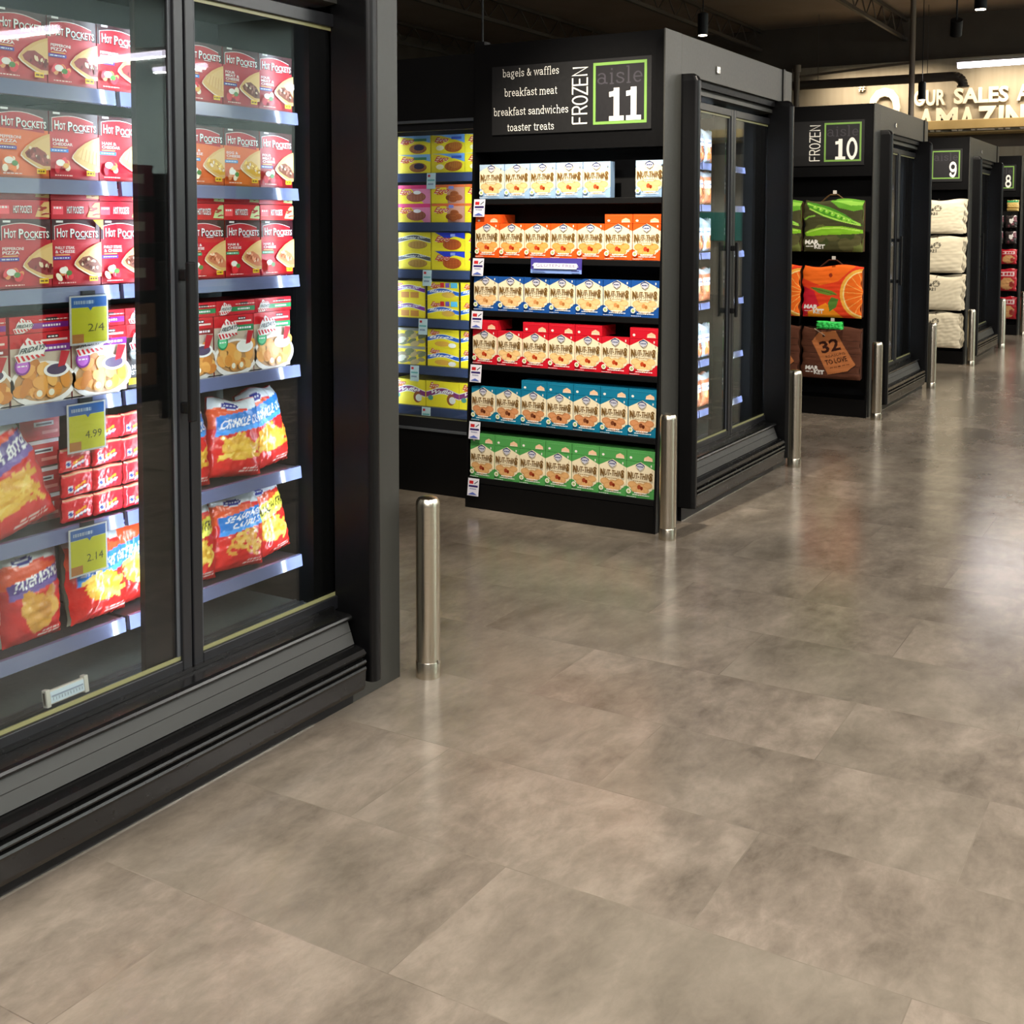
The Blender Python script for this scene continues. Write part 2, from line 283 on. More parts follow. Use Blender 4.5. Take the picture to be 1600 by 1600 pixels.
class Art:
    """flat printed artwork in a 0..1 square; every entry: (polygons, colour)"""
    def __init__(s): s.L = []
    def poly(s, pts, c): s.L.append(([pts], c)); return s
    def rect(s, x0, y0, x1, y1, c): return s.poly([(x0, y0), (x1, y0), (x1, y1), (x0, y1)], c)
    def ell(s, cx, cy, rx, ry, c, n=14, rot=0):
        k = R(rot); return s.poly([(cx+rx*math.cos(t)*math.cos(k)-ry*math.sin(t)*math.sin(k), cy+rx*math.cos(t)*math.sin(k)+ry*math.sin(t)*math.cos(k)) for t in [2*math.pi*i/n for i in range(n)]], c)
    def line(s, pts, wd, c): s.L.append((ribbon(pts, wd), c)); return s
    def text(s, t, x0, y0, x1, y1, c, bold=.0, shear=0, slope=0):
        v, f = text_tris(t, bold)
        P = [(x0+(x1-x0)*(a+shear*b), y0+(y1-y0)*b+slope*(x1-x0)*a) for a, b in v]; s.L.append(([[P[i] for i in q] for q in f], c)); return s
    def slab(s, t, x0, y0, h, c, wd=.13, xw=None):
        tot = sum(GLY[q][0] for q in t); k = h/1.5; kx = (xw/tot) if xw else k; x = x0; P = []
        for q in t:
            for st in GLY[q][1]: P += [[(x+a*kx, y0+b*k) for a, b in f] for f in ribbon(st, wd)]
            x += GLY[q][0]*kx
        s.L.append((P, c)); return s
    def place(s, mb, o, U, V, N, m=0, step=.00022, base=.0003, clip=None):
        o, U, V, N = Vector(o), Vector(U), Vector(V), Vector(N)
        for k, (ps, c) in enumerate(s.L):
            for j, p in enumerate(ps): mb.face([o+U*a+V*b+N*(base+step*k+(j % 14)*1.3e-5) for a, b in p], c, m)
    def raster(s, nx, ny, bg):
        gx, gy = np.meshgrid((np.arange(nx+1))/nx, (np.arange(ny+1))/ny); img = np.zeros((ny+1, nx+1, 4)); img[:] = rgb(bg)
        for ps, c in s.L:
            cc = np.array(rgb(c))
            for p in ps:
                p = np.array(p); x0, y0 = p.min(0); x1, y1 = p.max(0)
                i0, i1 = max(0, int(x0*nx)), min(nx+1, int(x1*nx)+2); j0, j1 = max(0, int(y0*ny)), min(ny+1, int(y1*ny)+2)
                if i0 >= i1 or j0 >= j1: continue
                X = gx[j0:j1, i0:i1]; Y = gy[j0:j1, i0:i1]; ins = np.zeros(X.shape, bool)
                for k in range(len(p)):
                    (ax, ay), (bx, by) = p[k], p[k-1]
                    if ay == by: continue
                    ins ^= ((ay > Y) != (by > Y)) & (X < (bx-ax)*(Y-ay)/(by-ay)+ax)
                img[j0:j1, i0:i1][ins] = cc
        return img
def blobs(a, x0, y0, x1, y1, n, r, cols, seed=1, sq=.8):
    rd = random.Random(seed)
    for i in range(n): a.ell(rd.uniform(x0, x1), rd.uniform(y0, y1), r*rd.uniform(.7, 1.2), r*sq*rd.uniform(.7, 1.2), rd.choice(cols), 9, rd.uniform(0, 180))
    return a
def fries(a, x0, y0, x1, y1, n, seed, cols=((238, 190, 70), (222, 165, 48), (246, 210, 100)), wd=.05):
    rd = random.Random(seed)
    for i in range(n):
        x, y, t, l = rd.uniform(x0, x1), rd.uniform(y0, y1), rd.uniform(-1, 1), rd.uniform(.1, .18)
        a.line([(x-l*math.cos(t), y-l*math.sin(t)*.7), (x+l*math.cos(t), y+l*math.sin(t)*.7)], wd, rd.choice(cols))
    return a
def scribble(a, x0, y0, x1, y1, c, seed=1):   # tiny unreadable print
    rd = random.Random(seed); x = x0
    while x < x1:
        l = rd.uniform(.02, .07); a.rect(x, y0, min(x+l, x1), y1, c); x += l+.015
    return a

# carton: printed face toward -y (kind 'y') or toward -x (kind 'x'); origin at bottom centre of the face
def carton(name, W, H, D, base, art, top=None, side=None, axis='y', topart=None, mat_=None):
    mb = MB(); top = top or base; side = side or base
    if axis == 'y':
        mb.box(-W/2, 0, 0, W/2, D, H, cols=[base, top, base, base, side, side])
        art.place(mb, (-W/2, 0, 0), (W, 0, 0), (0, 0, H), (0, -1, 0))
    else:
        mb.box(0, -W/2, 0, D, W/2, H, cols=[base, top, side, side, base, base])
        art.place(mb, (0, W/2, 0), (0, -W, 0), (0, 0, H), (-1, 0, 0))
    return mb.mesh(name, mat_ or CARD)
def put(name, me, loc, label, cat, group=None, rz=0, rx=0, ry=0, parts=()):
    o = bpy.data.objects.new(name, me); COL.objects.link(o); o.location = loc; o.rotation_euler = (rx, ry, rz); return tag(o, label, cat, group)

# pillow bag: face toward -y or -x, art sampled onto the fine front surface
def bag_mesh(name, W, H, D, art, bg, back, nx=46, ny=60, axis='y', crinkle=.006, seed=0, top_in=.0, m=None, tilt=0, square=False):
    rd = np.random.RandomState(seed); img = art.raster(nx, ny, bg); u = np.arange(nx+1)/nx; v = np.arange(ny+1)/ny; U, V = np.meshgrid(u, v)
    prof = (1-np.abs(2*U-1)**(7 if square else 3.2))*(1-np.abs(2*V-1)**(9 if square else 4.5)); puff = D*np.clip(prof, 0, 1)**.7
    cr = np.zeros_like(U)
    for k in range(10):
        a = rd.uniform(0, 3.14); fq = rd.uniform(8, 30); cr += np.abs(np.sin((U*math.cos(a)+V*math.sin(a)*1.3)*fq+rd.uniform(0, 6)+.8*np.sin(V*9+k)))*crinkle/4
    edge = 1-.35*prof
    wob = .015*W*np.sin(V*11+seed)+.01*W*np.sin(V*27+seed*2); topw = .03*H*np.sin(U*7+seed)*(V**8)
    X = (U-.5)*W*(1-top_in*V**3)+wob*(np.abs(2*U-1)**3); Z = V*H+topw; F = -puff*.55-cr*edge; Bk = puff*.45+.002
    mb = MB()
    def P(x, y, z): return (x, y, z) if axis == 'y' else (y, -x, z)
    n = (nx+1)*(ny+1); mb.v = [P(X[j, i], F[j, i], Z[j, i]) for j in range(ny+1) for i in range(nx+1)]
    for j in range(ny):
        for i in range(nx):
            q = [j*(nx+1)+i, j*(nx+1)+i+1, (j+1)*(nx+1)+i+1, (j+1)*(nx+1)+i]; mb.f.append(tuple(q)); mb.m.append(0)
            mb.c.append([tuple(img[a//(nx+1), a % (nx+1)]) for a in q])
    st = 4; bx = list(range(0, nx, st))+[nx]; by = list(range(0, ny, st))+[ny]; o = len(mb.v)
    for j in by:
        for i in bx: mb.v.append(P(X[j, i], Bk[j, i], Z[j, i]))
    nb = len(bx)
    for j in range(len(by)-1):
        for i in range(nb-1): mb.f.append((o+j*nb+i, o+(j+1)*nb+i, o+(j+1)*nb+i+1, o+j*nb+i+1)); mb.m.append(0); mb.c.append(back)
    return mb.mesh(name, m or FILM, smooth=True)

# ================================================================== SETTING
mb = MB(); mb.box(-6, -11, -.1, 24, 15, 0); struct(mb, 'floor', FLOOR)
mb = MB(); mb.box(-6, -11, 5.5, 24, 15, 5.6); struct(mb, 'ceiling', CEIL)
mb = MB(); mb.box(24, -11, 0, 24.1, 15, 5.5); struct(mb, 'wall_back', WALLD)
mb = MB(); mb.box(-6, -11.1, 0, 24, -11, 5.5); struct(mb, 'wall_right', WALLG)
mb = MB(); mb.box(-6, 15, 0, 24, 15.1, 5.5); struct(mb, 'wall_left', WALLD)
mb = MB(); mb.box(23.45, -9, 3.23, 23.99, 7.4, 4.6); struct(mb, 'trim_1', WALLB)           # lit bulkhead that carries the lettering
mb = MB(); mb.box(23.30, -9, 3.27, 23.36, 7.5, 3.44); mb.box(23.36, -9, 3.2, 23.99, 7.5, 3.23); struct(mb, 'trim_2', GOLD, bevel=.01)
mb = MB(); mb.box(23.93, -10.9, 0, 23.99, 6.6, 2.96); struct(mb, 'trim_3', WALLB); mb = MB(); mb.box(23.88, -10.9, 1.15, 23.93, -2, 1.75); struct(mb, 'trim_20', TEAL)            # pale wall seen under the soffit
for k in range(9):                                                                       # open web roof joists
    y = -9.2+k*2.9; mb = MB()
    mb.box(-5.9, y-.03, 5.05, 23.9, y+.03, 5.11); mb.box(-5.9, y-.03, 5.42, 23.9, y+.03, 5.48)
    n = 40
    for i in range(n):
        x = -5.8+i*29.6/n; mb.tube((x, y, 5.1), (x+.37, y, 5.43), .012, 5); mb.tube((x+.37, y, 5.43), (x+.74, y, 5.1), .012, 5)
    struct(mb, 'trim_%d' % (4+k), DUCTM)

# duct, poles
def sweep(mb, pts, r, n=16):
    for a, b in zip(pts[:-1], pts[1:]): mb.tube(a, b, r, n)
t = empty('duct_pipe', (22.5, 4, 4.15), 'thick dark ventilation duct ending in a downward elbow in front of the beige wall', 'duct')
mb = MB(); mb.tube((0, 5.5, 0), (0, .15, 0), .085, 18)
pts = [(0, .15-.17*math.sin(a), -.17+.17*math.cos(a)) for a in [i*math.pi/2/6 for i in range(7)]]; sweep(mb, pts, .085, 18); mb.build('pipe', DUCTM, t, smooth=True)
mb = MB(); mb.tube((0, -.02, -.17), (0, -.02, -.2), .105, 18); mb.build('outlet_collar', DUCTM, t)
for y in (.6, 2.6, 4.6): mb = MB(); mb.tube((0, y, .08), (0, y, 1.31), .006, 6); mb.build('hanger', DUCTM, t)
for i, (x, y, z0, z1, r, lb) in enumerate([(20, 4.33, 0, 5.4, .045, 'slim beige pole rising behind the aisle 10 block, crossing the wall lettering'),
                                           (20, 6.23, 0, 4.2, .05, 'slim beige pole with a bracket, left of the other pole, above the aisle 11 block')]):
    t = empty('support_pole', (x, y, 0), lb, 'pole')
    mb = MB(); mb.tube((0, 0, z0), (0, 0, z1), r, 14); mb.build('pole_shaft', POLE, t, smooth=True)
    mb = MB(); mb.tube((0, 0, 0), (0, 0, .02), r*2.2, 14); mb.build('base_plate', POLE, t)
    mb = MB(); mb.tube((0, 0, z1-.12), (0, 0, z1), r*1.35, 14); mb.build('collar', POLE, t, smooth=True)
mb = MB(); mb.tube((20, 6.23, 4.0), (20, 4.33, 4.12), .02, 8); tag(mb.build('conduit_pipe', POLE), 'thin horizontal conduit running between the two slim poles', 'conduit')

# pendants
def pendant(loc, r, h, lb):
    t = empty('pendant_lamp', loc, lb, 'lamp', None)
    mb = MB(); mb.lathe([(r, 0), (r, h), (r*.4, h+.02)], 20); mb.build('lamp_housing', BLKS, t, smooth=True)
    mb = MB(); mb.tube((0, 0, -.004), (0, 0, -.001), r*.82, 18); mb.build('lamp_lens', LAMPF, t)
    mb = MB(); mb.tube((0, 0, h+.02), (0, 0, 5.45-loc[2]), .006, 6); mb.build('cord', BLKS, t)
pendant((10.78, 4.28, 3.3), .05, .2, 'small black cylinder pendant lamp hanging above the aisle 11 block')
pendant((13.5, 2.23, 3.78), .065, .25, 'black cylinder pendant lamp at the top edge of the view, right of the other pendants')
pendant((18.2, 3.79, 3.33), .055, .25, 'distant black cylinder pendant lamp hanging in front of the wall lettering')
def track_spot(a):
    loc, tg = a[0], a[1]; d = (Vector(tg)-Vector(loc)).normalized(); L = Vector(loc)
    t = empty('track_spotlight', loc, None, 'spotlight', 'spotlights aimed at the shelf ends')
    t['label'] = 'black spotlight hanging from the ceiling over the aisle, outside the view'
    mb = MB(); mb.tube(-d*.16, -d*.005, .055, 16); mb.build('lamp_housing', BLKS, t, smooth=True)
    mb = MB(); mb.tube(-d*.16, (0, 0, 5.45-loc[2]), .008, 6); mb.build('stem', BLKS, t)
for a in SPOTS: track_spot(a)
for i, (x, y, z, L, pw) in enumerate(FIX):
    t = empty('linear_light', (x, y, z), 'long suspended tube light glowing white in front of the beige wall' if i == 0 else 'suspended linear tube light outside the view, in a set partly added as fill', 'light', None if i == 0 else 'linear lights outside the view')
    mb = MB(); mb.prism([(-.055, -.05), (.055, -.05), (.04, .0), (-.04, .0)], -L/2, L/2, 'y'); mb.build('light_housing', WHITE, t)
    mb = MB(); mb.box(-.05, -.14, 0, .05, .14, .035); mb.build('mount_box', WHITE, t)
    mb = MB(); mb.tube((0, 0, .03), (0, 0, 5.4-z), .008, 6); mb.build('hanger', WHITE, t)
    for dx in (0,): mb = MB(); mb.tube((dx, -L/2+.02, -.085), (dx, L/2-.02, -.095), .042, 12); mb.build('glow_tube', TUBEM, t)

# wall lettering: raised cream letters
def letters(txt, y0, z0, h, wid, name='letter'):
    cu = bpy.data.curves.new('t', 'FONT'); cu.body = txt; cu.resolution_u = 3; cu.offset = .035 if txt != '#' else 0; cu.extrude = .03
    o = bpy.data.objects.new('t', cu); me = bpy.data.meshes.new_from_object(o); me.name = name
    v = np.array([p.co[:] for p in me.vertices]); lo, hi = v.min(0), v.max(0)
    for p in me.vertices:
        a = (p.co.x-lo[0])/(hi[0]-lo[0]); b = (p.co.y-lo[1])/(hi[1]-lo[1]); p.co = (-(p.co.z+.03)*1.2, -a*wid, b*h)
    bpy.data.objects.remove(o); bpy.data.curves.remove(cu)
    me.materials.clear(); me.materials.append(CREAM); return me
CREAM = mat('cream_letter', (236, 222, 196), .5)
t = empty('wall_lettering', (23.38, 5, 3.44), 'raised cream letters reading OUR SALES A and AMAZIN on the beige wall', 'sign')
for ch, y, z, h, wd in [('OUR', 5.01, .29, .30, .57), ('SALES', 4.29, .30, .29, .95), ('A', 3.2, .31, .29, .22), ('#', 6.06, .62, .13, .13), ('O', 5.86, -.1, .78, .60)]:
    o = bpy.data.objects.new('letter', letters(ch, 0, 0, h, wd)); COL.objects.link(o); o.parent = t; o.location = (.05, y-5, z)
for ch, y, wd in (('A', 4.93, .30), ('M', 4.60, .38), ('A', 4.20, .30), ('Z', 3.87, .32), ('I', 3.50, .08), ('N', 3.38, .32)):
    o = bpy.data.objects.new('letter', letters(ch, 0, 0, .44, wd)); COL.objects.link(o); o.parent = t; o.location = (.05, y-5, -.20)

# ================================================================== FREEZER BLOCKS
YF = 2.28
def bars(mb, x0, z0, x1, z1, y0, y1, w, m=0):
    mb.box(x0, y0, z0, x0+w[0], y1, z1, m=m); mb.box(x1-w[1], y0, z0, x1, y1, z1, m=m)
    mb.box(x0+w[0], y0, z0, x1-w[1], y1, z0+w[2], m=m); mb.box(x0+w[0], y0, z1-w[3], x1-w[1], y1, z1, m=m)
SHZ = [1.845, 1.61, 1.34, 1.055, .73, .445]
def make_case():
    t = empty('freezer_case', (0, 0, 0))
    mb = MB(); mb.box(0.205, .02, 2.2, 1.945, 1.1, 2.425); mb.box(1.90, .02, 0.0, 1.945, 1.1, 2.2); mb.box(.205, 1.04, .0, 1.9, 1.1, 2.2); mb.box(.205, .065, 0, .245, 1.04, 2.2)
    mb.box(.4, .1, 0, 1.9, 1.04, .25); mb.build('cabinet_body', BLKS, t)
    mb = MB(); mb.box(.40, .6, .25, 1.78, .62, 2.2); mb.box(.4, .14, .25, .415, .6, 2.2); mb.box(.415, .11, .25, 1.765, .6, .262); mb.box(.415, .14, 2.16, 1.765, .6, 2.2); mb.build('interior_liner', INNER, t)
    mb = MB(); mb.box(1.765, .14, .25, 1.78, .6, 2.2); mb.build('liner_side', BLKS, t)
    mb = MB()
    for k in range(5): mb.box(.43, .15+k*.03, .262, 1.75, .158+k*.03, .272)
    mb.build('drain_grate', SHELFM, t)
    mb = MB(); mb.box(.2, 0, 2.235, 1.95, .018, 2.43); mb.box(1.70, 0, 0, 1.95, .018, 2.235); mb.build('front_panel', GREYP, t, bevel=.002)
    mb = MB(); mb.box(1.765, -.008, 2.235, 1.80, 0, 2.432); mb.build('seam_strip', BLK, t)
    for x in (.2, 1.69):
        y0, y1, wd = -.09, .06, .052
        prof = [(x, y1)]+[(x+.02-.02*math.cos(R(a)), y0+.02-.02*math.sin(R(a))) for a in range(0, 91, 15)]+[(x+wd-.024+.024*math.sin(R(a)), y0+.024-.024*math.cos(R(a))) for a in range(0, 91, 15)]+[(x+wd, y1)]
        mb = MB(); mb.prism(prof, .085, 2.2, 'z'); cx = x+wd/2; pr2 = [(cx+(p-cx)*.8, y1+(q-y1)*.8) for p, q in prof]; i = len(mb.v)
        mb.v += [(p, q, 2.2) for p, q in prof]+[(cx+(p-cx)*.9, y1+(q-y1)*.93, 2.222) for p, q in prof]+[(p, q, 2.235) for p, q in pr2]; n = len(prof)
        for a in range(2):
            for k in range(n): j = (k+1) % n; mb.f.append((i+a*n+k, i+a*n+j, i+a*n+n+j, i+a*n+n+k)); mb.c.append((0, 0, 0)); mb.m.append(0)
        mb.f.append(tuple(i+2*n+k for k in range(n))); mb.c.append((0, 0, 0)); mb.m.append(0); mb.build('corner_pillar', BLK, t)
    # door track above
    mb = MB(); mb.prism([(.05, 2.235), (.05, 2.19), (.035, 2.185), (.035, 2.165), (.08, 2.16), (.14, 2.16), (.14, 2.235)], .252, 1.69); mb.build('top_rail', GREYP, t)
    for x0, x1 in ((.27, 1.078), (1.084, 1.766)):
        d = MB(); bars(d, x0, .295, x1, 2.135, .05, .085, (.034, .034, .042, .04)); d = d.build('door', DOORF, t, bevel=.003)
        g = MB(); g.box(x0+.03, .064, .33, x1-.03, .070, 2.10); g.build('door_glass', GLASS, d)
        for z in (.337, 2.085): g = MB(); g.box(x0+.034, .0595, z, x1-.034, .0635, z+.01); g.build('gasket', TRIMY, d)
        for x in (x0+.034, x1-.044): g = MB(); g.box(x, .0595, .347, x+.01, .0635, 2.085); g.build('gasket', TRIMG, d)
        h = MB(); hx = x1-.02; h.box(hx-.012, .008, .98, hx+.012, .024, 1.40); h.box(hx-.01, .024, 1.0, hx+.01, .05, 1.03); h.box(hx-.01, .024, 1.35, hx+.01, .05, 1.38); h.build('handle', BLKS, d, bevel=.004)
    mb = MB(); mb.tube((1.08, .045, .287), (1.08, .05, .287), .008, 10); mb.build('hinge_pin', CHROME, t)
    # mullions with light strips behind them
    for x, f0, f1 in ((1.02, .985, 1.15), (1.72, 1.665, 1.764)):
        mu = MB(); mu.box(f0, .125, .27, f1, .135, 2.16); mu.box(x+.02, .135, .27, min(x+.10, 1.764), .15, 2.16); mu.box(f0, .135, .27, f0+.004, .144, 2.16); mu = mu.build('mullion', BLKS, t)
        l = MB(); l.box(f0+.010, .136, .33, f0+.022, .139, 2.08); l.build('led_strip', LED, mu)
        if f1 < 1.2: l = MB(); l.box(f1-.022, .136, .33, f1-.010, .139, 2.08); l.build('led_strip', LED, mu)  # second strip added to even the light across the right bay
    # base
    X0, X1 = .252, 1.66
    mb = MB(); mb.prism([(.08, .302), (-.018, .300), (-.027, .296), (-.031, .290), (-.029, .283), (-.022, .279), (.09, .279)], X0, X1); mb.prism([(.085, .312), (.04, .312), (.04, .302), (.085, .302)], X0, X1); mb.build('door_sill', GRILL, t)
    mb = MB(); mb.prism([(.09, .279), (-.012, .278), (-.0245, .2455), (-.022, .2445), (-.0255, .2435), (-.038, .208), (.09, .208)], X0, X1); mb.build('kick_panel', KICKG, t)
    pf = [(.03, .208), (-.05, .206), (-.075, .199), (-.085, .188), (-.078, .176), (-.066, .173), (-.066, .170), (-.083, .167), (-.086, .161), (-.083, .155), (-.066, .152), (-.066, .149), (-.083, .146), (-.086, .14), (-.083, .132), (-.080, .085), (-.074, .072), (-.04, .068), (.03, .068)]
    mb = MB(); mb.prism(pf, X0, X1); mb.build('bumper_rail', GRILL, t)
    mb = MB(); mb.box(X0, .0, 0, X1+.04, .03, .069); mb.build('toe_kick', BLK, t)
    mb = MB(); mb.box(X0, -.003, 0, X1-.15, 0, .003); mb.build('floor_trim', CHROME, t)
    # interior shelves in two bays
    for z in SHZ:
        for a, b in ((.42, .985), (1.0, 1.70)):
            h = MB(); h.box(a, .215, z-.02, b, .58, z-.004); h = h.build('shelf', SHELFM, t)
            r = MB(); r.prism([(.215, z), (.204, z-.001), (.200, z-.038), (.215, z-.04)], a, b); r.build('price_rail', RAIL, h)
    mb = MB(); mb.box(.66, -.012, 2.285, .70, 0, 2.325); mb.build('lock_switch', CHROME, t, bevel=.004)
    return t
proto = make_case()
BX = [(1.17, 'black glass door freezer with pastry boxes and potato bags inside, nearest block'), (5.27, 'black freezer block whose side carries the aisle 11 sign'),
      (9.29, 'black freezer block whose side carries the aisle 10 sign'), (13.39, 'black freezer block whose side carries the aisle 9 sign'), (17.33, 'farthest black freezer block, its side carries the aisle 8 sign')]
for i, (x, lb) in enumerate(BX):
    t = proto if i == 0 else copy_tree(proto)
    t.location = (x, YF, 0); tag(t, lb, 'freezer', 'freezer blocks along the main aisle')

# ------------------------------------------------------------------ shelf ends
ZS = [1.632, 1.325, 1.048, .766, .466, .166]
def lean(z): return -.05+.041*z
def make_end(shelves, depth=.198):
    t = empty('endcap_shelf')
    for y0, y1 in ((.008, .02), (1.09, 1.104)):
        mb = MB(); mb.prism([(lean(0), y0), (depth, y0), (depth, y1), (lean(0), y1)], 0, .001, 'z')
        mb = MB(); i = 0; mb.v = [(lean(0), y0, 0), (depth, y0, 0), (depth, y1, 0), (lean(0), y1, 0), (lean(2.43), y0, 2.43), (depth, y0, 2.43), (depth, y1, 2.43), (lean(2.43), y1, 2.43)]
        mb.f = [(3, 2, 1, 0), (4, 5, 6, 7), (0, 1, 5, 4), (1, 2, 6, 5), (2, 3, 7, 6), (3, 0, 4, 7)]; mb.c = [(0, 0, 0)]*6; mb.m = [0]*6; mb.build('side_panel', BLK, t)
    mb = MB(); mb.box(0, 0, 0, .198, .007, 2.43); mb.build('corner_panel', GREYP, t)
    mb = MB(); mb.box(depth-.012, .02, 0, depth, 1.09, 2.43); mb.build('back_panel', BLKS, t)
    mb = MB(); mb.box(.03, .02, 1.875, depth-.012, 1.09, 2.43); mb.build('header_board', BLK, t)
    zb = (shelves[-1]-.035) if len(shelves) > 4 else shelves[-1]
    mb = MB(); mb.box(lean(0), .02, 0, depth-.012, 1.09, zb); mb.build('base_box', BLK, t)
    if len(shelves) > 4:
        for z in shelves: mb = MB(); mb.box(lean(z)-.004, .02, z-.032, depth-.012, 1.09, z-.002); mb.build('shelf', BLKS, t, bevel=.002)
    return t
e11 = make_end(ZS); e11.location = (5.27, YF, 0); tag(e11, 'black shelf unit of cracker boxes under the aisle 11 sign', 'shelf')
e10 = make_end([.14]); e10.location = (9.29, YF, 0); tag(e10, 'black display end with picture shopping bags under the aisle 10 sign', 'display')
e9 = copy_tree(e10); e9.location = (13.39, YF, 0); tag(e9, 'black display end with cream cloth bags under the aisle 9 sign', 'display')
e8 = copy_tree(e10); e8.location = (17.33, YF, 0); tag(e8, 'black display end with hanging snack packets under the aisle 8 sign', 'display')
t = empty('ceiling_bracket', (5.42, 3.40, 2.43), 'small black bracket with thin rod standing on the aisle 11 block corner', 'bracket')
mb = MB(); mb.box(-.03, -.03, 0, .03, .03, .035); mb.build('bracket_foot', BLKS, t); mb = MB(); mb.tube((0, 0, .03), (0, 0, 3.0), .006, 6); mb.build('rod', BLKS, t)

# aisle signs
def sign(x, num, words, lb):
    W, H = .9, .35; a = Art(); a.rect(0, 0, 1, 1, (22, 22, 23)); U = lambda y: (3.26-y)/W; V = lambda z: (z-1.96)/H
    for k, tx in enumerate(words):
        if tx:
            h = .040; n = sum(GLY[q][0] for q in tx); wd = min(.44, n*.0262)/W; st = Art(); st.slab(tx, 0, 0, 1.0, (226, 224, 216), .12, None)
            k0 = 1/1.5; tot = n*k0; cx = U(3.03); z0 = V([2.262, 2.163, 2.066, 1.985][k]-.008+.0)
            P = [[(cx-wd/2+px/tot*wd, z0+py*h/H) for px, py in q] for q in st.L[0][0]]; a.L.append((P, (226, 224, 216)))
    # FROZEN reading upwards
    P = []; z = 2.0
    for ch in 'FROZEN':
        for st in SANS[ch]:
            pts = [(-(b*.082), c_*.064) for c_, b in st]
            P += [[(U(2.705)+px/W, V(z+py)) for px, py in q] for q in ribbon(pts, .0075)]
        z += .0475
    a.L.append((P, (226, 224, 216)))
    x0, x1, y0, y1 = U(2.672), U(2.383), V(1.99), V(2.292)
    a.rect(x0, y0, x1, y1, (118, 160, 76)); a.rect(x0+.015, y0+.04, x1-.015, y1-.04, (26, 25, 28))
    st = Art(); st.slab('aisle', 0, 0, 1.0, (70, 68, 72), .12); tot = sum(GLY[q][0] for q in 'aisle')/1.5
    a.L.append(([[(x0+.02+px/tot*(x1-x0-.04), y1-.30+py*.225) for px, py in q] for q in st.L[0][0]], (60, 57, 64)))
    wdg = .092/W; xx = U(2.407)-wdg*len(num); P = []
    for ch in num:
        for pts, wd in DIG[ch]: a.L.append(([[(xx+px*wdg*.98, V(2.005)+py*.165/H) for px, py in q] for q in ribbon(pts, wd)], (240, 236, 228)))
        xx += wdg
    t = empty('aisle_sign', (x, 3.26, 1.96), lb, 'sign')
    mb = MB(); mb.box(.020, -W, 0, .0295, 0, H, (30, 30, 31)); a.place(mb, (.020, 0, 0), (0, -W, 0), (0, 0, H), (-1, 0, 0)); mb.build('sign_face', PRINT, t)
sign(5.27, '11', ['bagels & waffles', 'breakfast meat', 'breakfast sandwiches', 'toaster treats'], 'black sign reading FROZEN aisle 11 with a green square and four product lines')
sign(9.29, '10', ['', '', 'dinners', 'ice cream'], 'black sign reading FROZEN aisle 10 with a green square')
sign(13.39, '9', ['', '', '', ''], 'black sign with the white number 9 in a green square')
sign(17.33, '8', ['', '', '', ''], 'distant black sign with the white number 8 in a green square')

# ------------------------------------------------------------------ aisle freezer runs
def make_run():
    t = empty('freezer_run'); Y0, Y1 = 0, 2.2
    mb = MB(); mb.box(0, Y0, 2.06, .9, Y1, 2.405); mb.box(.55, Y0, 0, .9, Y1, 2.06); mb.box(.05, Y0, 0, .55, Y1, .40); mb.box(0.06, Y0, .4, .55, Y0+.02, 2.06); mb.build('cabinet_body', BLKS, t)
    mb = MB(); mb.box(-.012, Y0, 2.05, 0, Y1, 2.065); mb.box(-.012, Y0, .352, .05, Y1, .362); mb.build('trim_rail', TRIMG, t)
    mb = MB(); mb.box(0.0, Y0, 0, .05, Y1, .352); mb.build('kick_panel', BLK, t)
    for a, b in ((0, .75), (.752, 1.5), (1.502, 2.2)):
        d = MB(); i = len(d.v)
        for q in ((a, a+.035, .362, 2.05), (b-.035, b, .362, 2.05), (a+.035, b-.035, .362, .42), (a+.035, b-.035, 2.01, 2.05)): d.box(.02, q[0], q[2], .05, q[1], q[3])
        d = d.build('door', DOORF, t); g = MB(); g.box(.032, a+.03, .4, .038, b-.03, 2.02); g.build('door_glass', GLASS, d)
    for z in RZ:
        h = MB(); h.box(.2, .03, z-.02, .54, Y1-.02, z-.003); h = h.build('shelf', SHELFM, t)
        r = MB(); r.prism([(.188, z-.001), (.2, z), (.2, z-.05), (.184, z-.05)], .03, Y1-.02, 'y'); r.build('price_rail', RAIL_D, h)
    for y in (.04, .76, 1.5):  # strips put in to brighten the boxes, with shields hiding them
        l = MB(); l.box(.10, y, .45, .11, y+.01, 2.0); l.build('led_strip', LED2, t)
        l = MB(); l.box(.088, y-.012, .42, .098, y+.022, 2.05); l.box(.098, y-.012, .42, .112, y-.006, 2.05); l.build('strip_housing', BLKS, t)
    return t
RAIL_D = mat('price_rail_navy', (52, 64, 92), .25, coat=.3)
LED2 = mat('led_strip_fill', (255, 255, 255), .4, emit=(225, 238, 255), es=85)
RZ = [1.788, 1.508, 1.238, .958, .686, .45]
run = make_run(); run.location = (5.38, 3.40, 0); tag(run, 'black aisle freezer full of yellow waffle boxes left of the cracker shelves', 'freezer', 'aisle freezer runs')
for x, k in ((9.40, '10'), (13.5, '9'), (17.44, '8')):
    r = copy_tree(run); r.location = (x, 3.40, 0); tag(r, 'aisle freezer run behind the aisle %s display end' % k, 'freezer', 'aisle freezer runs')

